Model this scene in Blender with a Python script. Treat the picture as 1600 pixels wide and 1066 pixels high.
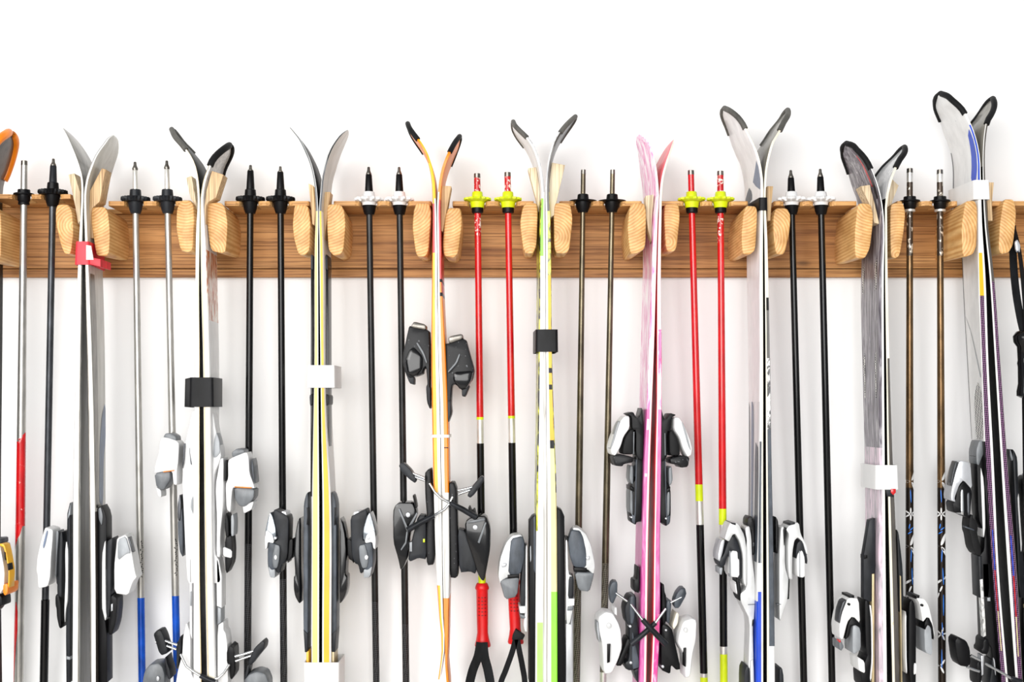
import bpy, bmesh, math, random
from mathutils import Vector, Matrix
from mathutils.geometry import tessellate_polygon
random.seed(7)
for o in list(bpy.data.objects):
    bpy.data.objects.remove(o)
SC = bpy.context.scene
COL = SC.collection

# ------------------------------------------------------------------ camera
DCAM, FPX, ZH, YH = 2.40, 2040.0, 1.32, 636.0   # distance to wall, focal length (px of 1600), eye height, horizon row
cam_d = bpy.data.cameras.new('camera')
cam_d.sensor_width = 36.0
cam_d.lens = 36.0 * FPX / 1600.0
cam_d.shift_y = (YH - 533.0) / 1600.0
cam_d.clip_start = 0.05
cam = bpy.data.objects.new('camera', cam_d)
cam.location = (0, -DCAM, ZH)
cam.rotation_euler = (math.pi / 2, 0, 0)
COL.objects.link(cam)
SC.camera = cam

# ------------------------------------------------------------------ light
w = bpy.data.worlds.new('world')
SC.world = w
w.use_nodes = True
bg = w.node_tree.nodes['Background']
bg.inputs[0].default_value = (0.94, 0.972, 1.0, 1)
bg.inputs[1].default_value = 0.40

def area(name, loc, aim, sx, sy, power, col):
    l = bpy.data.lights.new(name, 'AREA')
    l.shape = 'RECTANGLE'; l.size = sx; l.size_y = sy
    l.energy = power; l.color = col
    o = bpy.data.objects.new(name, l)
    o.location = loc
    o.rotation_euler = (Vector(aim) - Vector(loc)).to_track_quat('-Z', 'Y').to_euler()
    COL.objects.link(o)
area('window_left_offscreen', (-2.6, -3.6, 2.6), (0.1, 0, 1.45), 2.2, 1.6, 46, (1.0, 0.985, 0.96))
area('window_behind_photographer_offscreen', (-0.7, -5.2, 1.75), (0.0, 0, 1.4), 4.6, 2.4, 262, (1.0, 0.99, 0.975))
vs = SC.view_settings
vs.view_transform = 'Standard'
vs.look = 'None'
vs.exposure = 0.13
vs.gamma = 1.0
vs.use_curve_mapping = False

# ------------------------------------------------------------------ photo pixel -> place in the room (d = distance in front of the wall)
def X(px, d): return (px - 800.0) * (DCAM - d) / FPX
def Z(py, d): return ZH + (YH - py) * (DCAM - d) / FPX
def W(px, py, d): return (X(px, d), -d, Z(py, d))

# ------------------------------------------------------------------ materials
def lin(c):
    r = []
    for v in c:
        v /= 255.0
        r.append(v / 12.92 if v <= 0.04045 else ((v + 0.055) / 1.055) ** 2.4)
    return (r[0], r[1], r[2], 1.0)

class NT:
    def __init__(s, name):
        s.m = bpy.data.materials.new(name)
        s.m.use_nodes = True
        s.t = s.m.node_tree
        s.b = s.t.nodes['Principled BSDF']
        s.tc = s.n('ShaderNodeTexCoord')
    def n(s, k, **p):
        nd = s.t.nodes.new(k)
        for a, v in p.items():
            setattr(nd, a, v)
        return nd
    def l(s, a, b): s.t.links.new(a, b)
    def mapping(s, sc, src=None, loc=(0, 0, 0), rot=(0, 0, 0)):
        mp = s.n('ShaderNodeMapping')
        mp.inputs['Scale'].default_value = sc
        mp.inputs['Location'].default_value = loc
        mp.inputs['Rotation'].default_value = rot
        s.l(src or s.tc.outputs['Object'], mp.inputs['Vector'])
        return mp.outputs[0]
    def noise(s, vec, scale=1.0, detail=3.0, rough=.55, dist=0.0):
        nd = s.n('ShaderNodeTexNoise')
        nd.inputs['Scale'].default_value = scale
        nd.inputs['Detail'].default_value = detail
        nd.inputs['Roughness'].default_value = rough
        nd.inputs['Distortion'].default_value = dist
        s.l(vec, nd.inputs['Vector'])
        return nd.outputs['Fac']
    def ramp(s, fac, stops, interp='LINEAR'):
        r = s.n('ShaderNodeValToRGB')
        r.color_ramp.interpolation = interp
        e = r.color_ramp.elements
        while len(e) < len(stops): e.new(0.5)
        for i, (p, c) in enumerate(stops):
            e[i].position = p
            e[i].color = lin(c) if len(c) == 3 else c
        s.l(fac, r.inputs[0])
        return r.outputs[0]
    def mix(s, fac, a, b, mode='MIX'):
        m = s.n('ShaderNodeMix', data_type='RGBA', blend_type=mode)
        for sock, v in ((m.inputs[0], fac), (m.inputs[6], a), (m.inputs[7], b)):
            if hasattr(v, 'is_linked'): s.l(v, sock)
            elif isinstance(v, (int, float)): sock.default_value = v
            else: sock.default_value = lin(v)
        return m.outputs[2]
    def bump(s, h, st=.2, dist=.001):
        b = s.n('ShaderNodeBump')
        b.inputs['Strength'].default_value = st
        b.inputs['Distance'].default_value = dist
        s.l(h, b.inputs['Height'])
        s.l(b.outputs[0], s.b.inputs['Normal'])
    def out(s, col, rough, metal=0.0, spec=.5, coat=0.0):
        if hasattr(col, 'is_linked'): s.l(col, s.b.inputs['Base Color'])
        else: s.b.inputs['Base Color'].default_value = lin(col)
        s.b.inputs['Roughness'].default_value = rough
        s.b.inputs['Metallic'].default_value = metal
        s.b.inputs['Specular IOR Level'].default_value = spec
        s.b.inputs['Coat Weight'].default_value = coat
        return s.m

MAT = {}
def plain(key, rgb, rough=.4, metal=0.0, var=.12, worn=None, coat=0.0, spec=.5, wscale=120, wth=.62, stretch=1.0):
    """painted / moulded surface: slow tone variation, optional chips of a second colour"""
    t = NT(key)
    v = t.mapping((60, 60, 25))
    n = t.noise(v, 1.0, 4)
    dk = tuple(c * (1 - var) for c in rgb)
    lt = tuple(min(255, c * (1 + var * .6)) for c in rgb)
    c = t.ramp(n, [(.3, dk), (.7, lt)])
    if worn:
        v2 = t.mapping((wscale, wscale, wscale * stretch))
        n2 = t.noise(v2, 1.0, 5, .65)
        f = t.ramp(n2, [(wth, (0, 0, 0)), (min(1, wth + .03), (255, 255, 255))])
        c = t.mix(f, c, worn)
        t.bump(n2, .15, .0006)
    MAT[key] = t.out(c, rough, metal, spec, coat)
    return MAT[key]

def wood(key, light, mid, dark, grain='X', knots=True):
    t = NT(key)
    sc = (2.2, 34, 34) if grain == 'X' else (34, 34, 2.2)
    n1 = t.noise(t.mapping(sc), 1.0, 6, .6, .8)
    c = t.ramp(n1, [(.28, dark), (.5, mid), (.72, light)])
    sc2 = (7, 420, 420) if grain == 'X' else (420, 420, 7)
    n2 = t.noise(t.mapping(sc2), 1.0, 3, .6)
    f2 = t.ramp(n2, [(.36, (150, 130, 112)), (.56, (255, 255, 255))])
    c = t.mix(.75, c, f2, 'MULTIPLY')
    n3 = t.noise(t.mapping((1.6, 9, 9)), 1.0, 3)
    f3 = t.ramp(n3, [(.35, (205, 190, 175)), (.65, (255, 255, 255))])
    c = t.mix(.8, c, f3, 'MULTIPLY')
    if knots:
        vo = t.n('ShaderNodeTexVoronoi')
        vo.inputs['Scale'].default_value = 1.0
        t.l(t.mapping((5.5, 14, 14), loc=(.3, .2, .15)), vo.inputs['Vector'])
        fk = t.ramp(vo.outputs['Distance'], [(.03, (70, 45, 25)), (.10, (255, 255, 255))])
        c = t.mix(.55, c, fk, 'MULTIPLY')
    t.bump(n2, .25, .0008)
    MAT[key] = t.out(c, .55, 0, .35)

def ring_wood(key, light, dark):
    """end-grain pegs: growth rings round an axis running into the wall, each peg its own centre"""
    t = NT(key)
    oi = t.n('ShaderNodeObjectInfo')
    mul = t.n('ShaderNodeVectorMath', operation='SCALE')
    cmb = t.n('ShaderNodeCombineXYZ')
    ma = t.n('ShaderNodeMath', operation='MULTIPLY_ADD'); ma.inputs[1].default_value = .07; ma.inputs[2].default_value = -.02
    mb = t.n('ShaderNodeMath', operation='SINE')
    mc = t.n('ShaderNodeMath', operation='MULTIPLY'); mc.inputs[1].default_value = 57.0
    md = t.n('ShaderNodeMath', operation='MULTIPLY'); md.inputs[1].default_value = .055
    t.l(oi.outputs['Random'], ma.inputs[0]); t.l(oi.outputs['Random'], mc.inputs[0])
    t.l(mc.outputs[0], mb.inputs[0]); t.l(mb.outputs[0], md.inputs[0])
    t.l(ma.outputs[0], cmb.inputs[0]); t.l(md.outputs[0], cmb.inputs[2])
    add = t.n('ShaderNodeVectorMath', operation='ADD')
    t.l(t.mapping((1, .12, 1)), add.inputs[0]); t.l(cmb.outputs[0], add.inputs[1])
    wv = t.n('ShaderNodeTexWave', wave_type='RINGS', rings_direction='Y')
    wv.inputs['Scale'].default_value = 62
    wv.inputs['Distortion'].default_value = 3.0
    wv.inputs['Detail'].default_value = 2
    wv.inputs['Detail Scale'].default_value = .6
    t.l(add.outputs[0], wv.inputs['Vector'])
    c = t.ramp(wv.outputs['Color'], [(.1, dark), (.75, light)])
    n = t.noise(t.mapping((45, 12, 45)), 1.0, 5)
    f = t.ramp(n, [(.3, (205, 190, 170)), (.65, (255, 255, 255))])
    c = t.mix(.9, c, f, 'MULTIPLY')
    n2 = t.noise(t.mapping((500, 30, 500)), 1.0, 2)
    t.bump(wv.outputs['Color'], .22, .0012)
    MAT[key] = t.out(c, .45, 0, .4)

def streak(key, cols, sc=(70, 70, 9), rough=.35, dist=.6, detail=4):
    t = NT(key)
    n = t.noise(t.mapping(sc), 1.0, detail, .6, dist)
    k = len(cols)
    c = t.ramp(n, [(.30 + .42 * i / max(1, k - 1), col) for i, col in enumerate(cols)])
    MAT[key] = t.out(c, rough, 0, .5, .2)

def weave(key, a, b, scale=340, rough=.3, metal=0.0, zr=1.0):
    t = NT(key)
    ch = t.n('ShaderNodeTexChecker')
    ch.inputs['Scale'].default_value = 1.0
    ch.inputs['Color1'].default_value = lin(a)
    ch.inputs['Color2'].default_value = lin(b)
    t.l(t.mapping((scale, scale * .5, scale * zr), rot=(0, math.radians(38), 0)), ch.inputs['Vector'])
    MAT[key] = t.out(ch.outputs[0], rough, metal, .25, .05)

# wall, floor, wood
t = NT('wall_paint')
n = t.noise(t.mapping((3, 3, 3)), 1.0, 4)
c = t.ramp(n, [(.3, (241, 241, 241)), (.7, (245, 245, 245))])
t.bump(t.noise(t.mapping((160, 160, 160)), 1.0, 3), .06, .001)
MAT['wall'] = t.out(c, .75, 0, .2)
wood('floor_wood', (238, 238, 236), (230, 230, 228), (216, 215, 212), 'X', False)
wood('plank_wood', (222, 170, 110), (200, 146, 88), (164, 112, 62), 'X')
wood('shelf_wood', (238, 192, 130), (222, 170, 106), (190, 136, 76), 'X', False)
ring_wood('peg_wood', (236, 192, 130), (216, 162, 98))
wood('wedge_wood', (246, 220, 178), (238, 206, 160), (222, 184, 130), 'Z', False)
wood('wedge_pale', (250, 238, 212), (244, 228, 196), (234, 212, 172), 'Z', False)
# plastics and metals
plain('black', (14, 14, 16), .34, var=.35, spec=.14)
plain('black_gloss', (10, 10, 12), .14, var=.25, coat=.22, spec=.3)
plain('black_worn', (22, 22, 24), .34, var=.3, worn=(104, 106, 110), wscale=170, wth=.64, spec=.18)
plain('rubber', (26, 26, 27), .55, var=.35, spec=.14)
plain('rubber_grey', (86, 84, 79), .6, var=.28)
plain('charcoal', (34, 36, 40), .36, var=.35, spec=.18)
plain('slate', (72, 78, 86), .34, var=.28, spec=.25)
plain('grey', (104, 108, 112), .35, var=.2)
plain('ash', (152, 156, 160), .35, var=.12)
plain('silver', (190, 192, 196), .28, .35, var=.08)
plain('silver_paint', (206, 207, 207), .32, .1, var=.08)
plain('white', (226, 226, 226), .32, var=.05)
plain('white_worn', (228, 228, 227), .35, var=.05, worn=(150, 152, 156), wscale=60, wth=.70)
plain('chrome', (206, 208, 210), .16, 1.0, var=.06)
plain('steel_dark', (120, 116, 110), .3, .9, var=.2)
plain('smoke', (120, 126, 132), .1, .25, var=.3, coat=.6)
plain('red', (200, 14, 20), .25, var=.12, coat=.4)
plain('red_chip', (192, 14, 20), .3, var=.14, worn=(236, 226, 214), wscale=150, wth=.55)
plain('red_fleck', (200, 14, 20), .25, var=.12, worn=(240, 220, 210), wscale=110, wth=.68, coat=.3)
plain('red_strap', (226, 46, 62), .5, var=.12)
plain('grip_red', (212, 16, 20), .42, var=.08)
plain('groove_red', (120, 8, 12), .5, var=.1)
plain('yellow_neon', (206, 222, 14), .35, var=.08)
plain('blue', (12, 76, 180), .25, .15, var=.25, worn=(190, 210, 240), wscale=260, wth=.74)
plain('alu', (182, 180, 175), .3, .75, var=.12, worn=(120, 112, 100), wscale=90, wth=.70, stretch=.3)
plain('alu_bright', (222, 220, 214), .3, .6, var=.1)
plain('gunmetal', (60, 62, 66), .28, .5, var=.3)
plain('pole_black', (10, 10, 11), .2, 0, var=.3, coat=.12, spec=.25)
plain('pole_grey', (34, 34, 34), .26, .15, var=.35, spec=.3)
plain('bronze', (100, 91, 74), .26, .75, var=.25)
plain('bronze_dark', (104, 80, 52), .25, .7, var=.3)
plain('bronze_chip', (62, 50, 40), .3, .4, var=.3, worn=(214, 204, 188), wscale=150, wth=.57, stretch=.6)
weave('carbon', (10, 10, 12), (60, 60, 62), 420, .3)
weave('carbon_bronze', (52, 48, 42), (120, 114, 100), 420, .3)
plain('orange', (250, 134, 14), .35, var=.08)
plain('amber', (250, 182, 6), .35, var=.08)
plain('lemon', (234, 178, 4), .35, var=.05)
plain('lemon_pale', (238, 216, 122), .35, var=.04)
plain('straw', (226, 214, 158), .35, var=.06)
plain('lime', (140, 228, 56), .35, var=.06)
plain('lime_pale', (172, 236, 112), .35, var=.05)
plain('sidewall_white', (230, 229, 226), .35, var=.04)
plain('sidewall_cream', (236, 228, 208), .4, var=.08, worn=(196, 174, 130), wscale=80, wth=.68, stretch=.25)
plain('tan', (190, 172, 132), .35, .2, var=.15)
plain('paper', (238, 238, 237), .7, var=.02)
plain('tape_black', (20, 20, 22), .42, var=.45, spec=.16)
plain('strap_web', (22, 23, 25), .65, var=.35, spec=.12)
plain('royal', (8, 66, 196), .3, var=.1)
plain('slate_blue', (98, 112, 136), .35, var=.15)
plain('base_black', (10, 10, 10), .4, var=.2, spec=.1)
plain('base_red', (196, 28, 48), .35, var=.2)
plain('base_pink', (238, 120, 128), .35, var=.12)
plain('skired', (206, 24, 34), .3, var=.12)
streak('base_brushed', [(70, 70, 68), (120, 120, 116), (160, 158, 152)], (420, 420, 6), .35)
streak('tip_grey', [(168, 166, 158), (190, 188, 180), (204, 202, 196)], (40, 40, 10), .35)
streak('base_grey', [(104, 100, 92), (132, 128, 118), (154, 150, 140)], (40, 40, 10), .35)
streak('sole_lines', [(150, 146, 138), (214, 212, 206), (240, 239, 236)], (460, 460, 3), .35)
streak('pink_print', [(214, 60, 150), (236, 150, 200), (250, 236, 244), (252, 250, 250)], (90, 90, 14), .3, 1.6)
streak('pink_deep', [(176, 44, 122), (200, 84, 156), (222, 142, 190)], (140, 140, 16), .3, .8)
streak('magenta_print', [(226, 20, 120), (240, 60, 150), (252, 240, 246)], (120, 120, 26), .3, 1.2)
streak('feather', [(40, 38, 42), (92, 84, 94), (150, 146, 152), (196, 192, 194)], (120, 120, 12), .35, 1.4)
streak('feather_pink', [(120, 112, 120), (186, 176, 184), (226, 200, 214), (214, 212, 214)], (120, 120, 18), .35, 1.2)
streak('silver_lines', [(150, 152, 156), (206, 206, 206), (236, 236, 234)], (300, 300, 4), .3)
streak('white_black_print', [(26, 26, 28), (40, 40, 42), (242, 242, 240), (246, 246, 244)], (90, 90, 60), .35, 1.0)
streak('yellow_black_print', [(24, 26, 30), (30, 32, 34), (232, 236, 70), (240, 238, 150)], (60, 60, 34), .35, .8)
streak('letter_print', [(60, 30, 24), (206, 110, 60), (244, 238, 228), (246, 244, 240)], (110, 110, 34), .35, .8)
weave('purple_weave', (40, 32, 44), (126, 86, 122), 400, .35)
weave('mesh_print', (60, 60, 62), (216, 214, 210), 330, .35)
streak('cap_dark', [(34, 32, 30), (74, 68, 62), (52, 48, 44)], (100, 100, 8), .35)
streak('gauge', [(40, 40, 40), (214, 214, 212), (236, 236, 234)], (200, 200, 110), .4, .4)

# ------------------------------------------------------------------ object helpers
def mobj(name, verts, faces, mats, parent=None, midx=None, angle=38, origin=None):
    me = bpy.data.meshes.new(name)
    if origin is not None:
        verts = [(v[0] - origin[0], v[1] - origin[1], v[2] - origin[2]) for v in verts]
    me.from_pydata(verts, [], faces)
    if isinstance(mats, str): mats = [mats]
    for k in mats: me.materials.append(MAT[k])
    if midx: me.polygons.foreach_set('material_index', midx)
    bm = bmesh.new(); bm.from_mesh(me)
    bmesh.ops.recalc_face_normals(bm, faces=bm.faces)
    bm.to_mesh(me); bm.free()
    me.shade_smooth()
    me.set_sharp_from_angle(angle=math.radians(angle))
    o = bpy.data.objects.new(name, me)
    COL.objects.link(o)
    if origin is not None: o.location = origin
    if parent is not None:
        o.parent = parent
        o.matrix_parent_inverse = Matrix.Translation(-parent.location)
    return o

def tag(o, label, cat, group=None):
    o['label'] = label; o['category'] = cat
    if group: o['group'] = group
    return o

def thing(name, loc, label, cat, group=None):
    o = bpy.data.objects.new(name, None)
    o.empty_display_size = .05
    o.location = loc
    COL.objects.link(o)
    return tag(o, label, cat, group)

def struct(o):
    o['kind'] = 'structure'
    return o

def box(name, x0, x1, y0, y1, z0, z1, mats, parent=None, bev=0.0):
    bm = bmesh.new()
    bmesh.ops.create_cube(bm, size=1.0)
    for v in bm.verts:
        v.co = Vector(((x0 + x1) / 2 + v.co.x * (x1 - x0), (y0 + y1) / 2 + v.co.y * (y1 - y0), (z0 + z1) / 2 + v.co.z * (z1 - z0)))
    if bev:
        bmesh.ops.bevel(bm, geom=list(bm.edges), offset=bev, segments=2, affect='EDGES', profile=.6)
    bm.verts.ensure_lookup_table()
    vs_ = [tuple(v.co) for v in bm.verts]
    fs = [[v.index for v in f.verts] for f in bm.faces]
    bm.free()
    return mobj(name, vs_, fs, mats, parent)

def chaikin(p, k):
    for _ in range(k):
        q = []
        n = len(p)
        for i in range(n):
            a, b = p[i], p[(i + 1) % n]
            q.append((a[0] * .84 + b[0] * .16, a[1] * .84 + b[1] * .16))
            q.append((a[0] * .16 + b[0] * .84, a[1] * .16 + b[1] * .84))
        p = q
    return p

def inset(p, r):
    n = len(p)
    ar = sum(p[i][0] * p[(i + 1) % n][1] - p[(i + 1) % n][0] * p[i][1] for i in range(n))
    sg = 1 if ar > 0 else -1
    out = []
    for i in range(n):
        a, b, c = p[i - 1], p[i], p[(i + 1) % n]
        e1 = Vector((b[0] - a[0], b[1] - a[1])); e2 = Vector((c[0] - b[0], c[1] - b[1]))
        if e1.length < 1e-9 or e2.length < 1e-9:
            out.append(b); continue
        e1.normalize(); e2.normalize()
        n1 = Vector((-e1.y, e1.x)) * sg; n2 = Vector((-e2.y, e2.x)) * sg
        m = n1 + n2
        if m.length < 1e-6: m = n1.copy()
        m.normalize()
        k = r / max(.55, m.dot(n1))
        out.append((b[0] + m.x * k, b[1] + m.y * k))
    return out

def crosses(p):
    n = len(p)
    def ccw(a, b, c): return (b[0] - a[0]) * (c[1] - a[1]) - (b[1] - a[1]) * (c[0] - a[0])
    for i in range(n):
        a, b = p[i], p[(i + 1) % n]
        for j in range(i + 2, n):
            if i == 0 and j == n - 1: continue
            c, d = p[j], p[(j + 1) % n]
            if ccw(a, b, c) * ccw(a, b, d) < 0 and ccw(c, d, a) * ccw(c, d, b) < 0: return True
    return False

def prism(name, pts, d0, d1, mats, parent=None, rnd=.003, smooth=1, yaw=0.0, taper=1.0, back_round=True, origin=False):
    """outline (photo px, read at its front face d1) with real depth d0..d1, rounded front and back rims"""
    P = [(X(px, d1), Z(py, d1)) for px, py in pts]
    P = chaikin(P, smooth)
    for _ in range(6):
        I1 = inset(P, rnd * .3); I2 = inset(P, rnd)
        if not crosses(I2): break
        rnd *= .6
    prof = []
    if back_round: prof += [(d0, I2), (d0 + rnd * .7, I1)]
    prof += [(d0 + rnd if back_round else d0, P), (d1 - rnd, P), (d1 - rnd * .3, I1), (d1, I2)]
    n = len(P)
    cx = sum(p[0] for p in P) / n; cz = sum(p[1] for p in P) / n
    V = []; F = []
    for d, poly in prof:
        k = 1 - (1 - taper) * (d1 - d) / max(1e-6, d1 - d0)
        for x, z in poly:
            V.append((cx + (x - cx) * k + math.tan(yaw) * (d - d1), -d, cz + (z - cz) * k))
    for s in range(len(prof) - 1):
        for i in range(n):
            j = (i + 1) % n
            F.append((s * n + i, s * n + j, (s + 1) * n + j, (s + 1) * n + i))
    tris = tessellate_polygon([[Vector((x, z, 0)) for x, z in I2]])
    m = (len(prof) - 1) * n
    F += [tuple(t_) for t_ in tris] + [tuple(m + i for i in t_) for t_ in tris]
    return mobj(name, V, F, mats, parent, origin=(cx, -(d0 + d1) / 2, cz) if origin else None)

def tube_world(name, path, r, mats, parent=None, seg=8, r2=None):
    """rod along world points, mitred rings and end caps"""
    path = [Vector(p) for p in path]
    V = []; F = []
    n = len(path)
    ref = Vector((0, 1, 0))
    for i, p in enumerate(path):
        tdir = (path[min(i + 1, n - 1)] - path[max(i - 1, 0)]).normalized()
        a = tdir.cross(ref)
        if a.length < 1e-4: a = tdir.cross(Vector((1, 0, 0)))
        a.normalize(); b = tdir.cross(a).normalized()
        rr = r if r2 is None else r + (r2 - r) * i / (n - 1)
        for k in range(seg):
            an = 2 * math.pi * k / seg
            q = p + a * math.cos(an) * rr + b * math.sin(an) * rr
            V.append(tuple(q))
    for i in range(n - 1):
        for k in range(seg):
            j = (k + 1) % seg
            F.append((i * seg + k, i * seg + j, (i + 1) * seg + j, (i + 1) * seg + k))
    F.append(tuple(range(seg))); F.append(tuple(range((n - 1) * seg, n * seg)))
    return mobj(name, V, F, mats, parent, angle=50)

def rod(name, pts, r, mats, parent=None, d=.125, seg=8, r2=None):
    return tube_world(name, [W(p[0], p[1], p[2] if len(p) > 2 else d) for p in pts], r, mats, parent, seg, r2)

def ribbon(name, pts, width, mats, parent=None, d=.13, th=.0016, turn=0.0):
    """flat webbing along a path; its face looks toward the room, turned by `turn`"""
    path = [Vector(W(p[0], p[1], p[2] if len(p) > 2 else d)) for p in pts]
    fine = []
    n = len(path)
    for i in range(n - 1):
        for k in range(5):
            u = k / 5
            p0, p1, p2, p3 = path[max(0, i - 1)], path[i], path[i + 1], path[min(n - 1, i + 2)]
            fine.append(.5 * ((2 * p1) + (p2 - p0) * u + (2 * p0 - 5 * p1 + 4 * p2 - p3) * u * u + (3 * p1 - p0 - 3 * p2 + p3) * u ** 3))
    fine.append(path[-1])
    V = []; F = []
    for i, p in enumerate(fine):
        td = (fine[min(i + 1, len(fine) - 1)] - fine[max(0, i - 1)]).normalized()
        nrm = Vector((math.sin(turn), -math.cos(turn), 0))
        s = td.cross(nrm).normalized()
        nn = s.cross(td).normalized()
        for a, b in ((-1, -1), (1, -1), (1, 1), (-1, 1)):
            V.append(tuple(p + s * a * width / 2 + nn * b * th / 2))
    for i in range(len(fine) - 1):
        for k in range(4):
            j = (k + 1) % 4
            F.append((i * 4 + k, i * 4 + j, i * 4 + 4 + j, i * 4 + 4 + k))
    F.append((0, 1, 2, 3)); m = len(fine) * 4; F.append((m - 4, m - 3, m - 2, m - 1))
    return mobj(name, V, F, mats, parent)

# ------------------------------------------------------------------ room
struct(box('wall_back', -4.5, 4.5, 0, .12, 0, 3.2, 'wall'))
struct(box('floor', -4.5, 4.5, -5.0, .12, -.1, 0, 'floor_wood'))

# ------------------------------------------------------------------ the rack: planks, notched shelves, pegs
TB = .018
SHD = .119                       # shelf depth
ZS = {'l': Z(303.5, SHD), 'r': Z(314.3, SHD)}
STH = .008
XJ = X(131, .05)                # joint of the two lengths of shelf, behind a pair of skis
XA, XB = -1.35, 1.35
rack = thing('ski_rack', (0, -.05, ZS['r'] - .06), 'long honey brown wooden wall rack with notched shelf and rounded pegs', 'rack')
z_mid, z_bot = Z(420, TB), Z(433, TB)
for nm, a, b, top in (('l', XA, XJ - .0008, ZS['l'] - STH), ('r', XJ + .0008, XB, ZS['r'] - STH)):
    box('plank', a, b, -TB, -.0002, z_mid + .0007, top - .0002, 'plank_wood', rack, .0012)
    box('plank', a, b, -TB, -.0002, z_bot, z_mid - .0007, 'plank_wood', rack, .0012)

POLE_D = .107
POLE_X = [37.4, 82.4, 211.85, 261.8, 391.15, 438.4, 576.8, 624.25, 746, 793.75, 910.8, 956.4, 1080.75, 1125.8, 1236.8, 1282.7, 1421.5, 1468.7]   # at shelf height
# openings for the ski pairs and their wedges (m along the rack)
SLOTS = [(-.925, -.909), (-.7705, -.706), (-.565, -.503), (-.354, -.312), (-.141, -.104), (.038, .083), (.227, .257), (.413, .458), (.603, .673), (.779, .838)]

def shelf(side, x0, x1):
    cuts = []
    for px in POLE_X:
        c = X(px, POLE_D)
        if x0 + .02 < c < x1 - .02: cuts.append((c, .0145, .052, .009))
    for xa, xb in SLOTS:
        c, h = (xa + xb) / 2, (xb - xa) / 2
        if c + h < x0 or c - h > x1: continue
        cuts.append((c, h, SHD - .024, .004))
    cuts.sort()
    pl = [(x0, -.0002), (x0, -SHD)]
    for c, h, dp, cr in cuts:
        a, b = c - h, c + h
        yb = -SHD + dp
        if a <= x0 + .002:
            pl[-1] = (x0, yb); 
            pl += [(b - .004, yb), (b, yb - .004), (b, -SHD + cr), (b + cr * .3, -SHD + cr * .3), (b + cr, -SHD)]
            continue
        if b >= x1 - .002:
            pl += [(a - cr, -SHD), (a - cr * .3, -SHD + cr * .3), (a, -SHD + cr), (a, yb - .004), (a + .004, yb), (x1, yb)]
            continue
        pl += [(a - cr, -SHD), (a - cr * .3, -SHD + cr * .3), (a, -SHD + cr)]
        if cr > .005:
            for k in range(1, 8):
                an = math.pi * k / 8
                pl.append((c - h * math.cos(an), yb - h + h * math.sin(an)))
        else:
            pl += [(a, yb - .004), (a + .004, yb), (b - .004, yb), (b, yb - .004)]
        pl += [(b, -SHD + cr), (b + cr * .3, -SHD + cr * .3), (b + cr, -SHD)]
    if pl[-1][0] < x1 - 1e-5: pl.append((x1, -SHD))
    pl.append((x1, -.0002))
    n = len(pl)
    zt = ZS[side]
    V = [(x, y, zt) for x, y in pl] + [(x, y, zt - STH) for x, y in pl]
    tris = tessellate_polygon([[Vector((x, y, 0)) for x, y in pl]])
    F = [tuple(t_) for t_ in tris] + [tuple(n + i for i in t_) for t_ in tris]
    F += [(i, (i + 1) % n, n + (i + 1) % n, n + i) for i in range(n)]
    o = mobj('shelf', V, F, 'shelf_wood', rack, angle=30)
    o.data.shade_flat()
    return o
shelf('l', XA, XJ - .0008)
shelf('r', XJ + .0008, XB)

PEGS = [
 [(-76,325),(-60,324),(-52,335),(-52,400),(-58,411),(-74,411),(-80,360)],
 [(-20,325),(-5,324),(2,335),(2,400),(-5,411),(-18,411),(-24,360)],
 [(89,319),(106,319),(113,330),(115,365),(112,388),(110,397),(101,398),(95,385),(87,352),(86,331)],
 [(144,324),(163,323),(169,332),(172,365),(170,400),(151,400),(148,385),(143,350),(142.5,332)],
 [(282,312),(297,312),(303,320),(304,345),(302,390),(294,396),(281,392),(274,358),(275,326)],
 [(326,317),(345,316),(352,325),(356,350),(353,392),(348,396),(329,392),(324,355),(324,325)],
 [(461,320),(481,320),(485,345),(484,390),(477,399),(466,398),(459,372),(457,352),(459,328)],
 [(513,319),(532,319),(538,329),(540,352),(537,390),(532,398),(521,400),(513,390),(511,357),(511,328)],
 [(650,317),(671,317),(674,332),(670,393),(664,402),(650,401),(644,357),(646,330)],
 [(700,324),(720,324),(723,345),(717,395),(710,404),(693,401),(691,382),(695,337)],
 [(822,316),(839,317),(840.5,332),(839,383),(833,397),(818,396),(812,350),(816,325)],
 [(869,317),(891,317),(895,342),(890,388),(886,396),(866,396),(865,337),(866,322)],
 [(988,317),(1007,317),(1010,330),(1009,388),(995,397),(984,397),(980,360),(983,325)],
 [(1039,318),(1060,317),(1063,337),(1057,393),(1040,394),(1037,335)],
 [(1166,321),(1181,322),(1184,330),(1181,390),(1173,398),(1160,398),(1158,370),(1161,335)],
 [(1212,325),(1230,325),(1236,336),(1234,365),(1226,398),(1212,398),(1208,365),(1208,338)],
 [(1340,317),(1361,318),(1365,335),(1364,355),(1360,388),(1352,404),(1336,404),(1335,365)],
 [(1393,318),(1411,316),(1415,332),(1412,365),(1406,399),(1400,404),(1392,402),(1391,365),(1391,330)],
 [(1508,314),(1524,313),(1528,325),(1527,382),(1521,398),(1504,403),(1502,355)],
 [(1568,311),(1585,311),(1589,332),(1584,382),(1577,395),(1564,398),(1560,388),(1562,350)],
]
PEG_D = {i: (.165 if i in (12, 14, 16, 18) else .140) for i in range(len(PEGS))}   # some pegs stand out further
for i, pg in enumerate(PEGS):
    prism('peg', pg, TB - .001, PEG_D[i], 'peg_wood', rack, rnd=.0055, smooth=2, taper=.88, back_round=False, origin=True)
plain('bronze_black', (40, 32, 26), .25, .5, var=.4)
plain('blue_print', (40, 120, 220), .3, var=.1)

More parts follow.
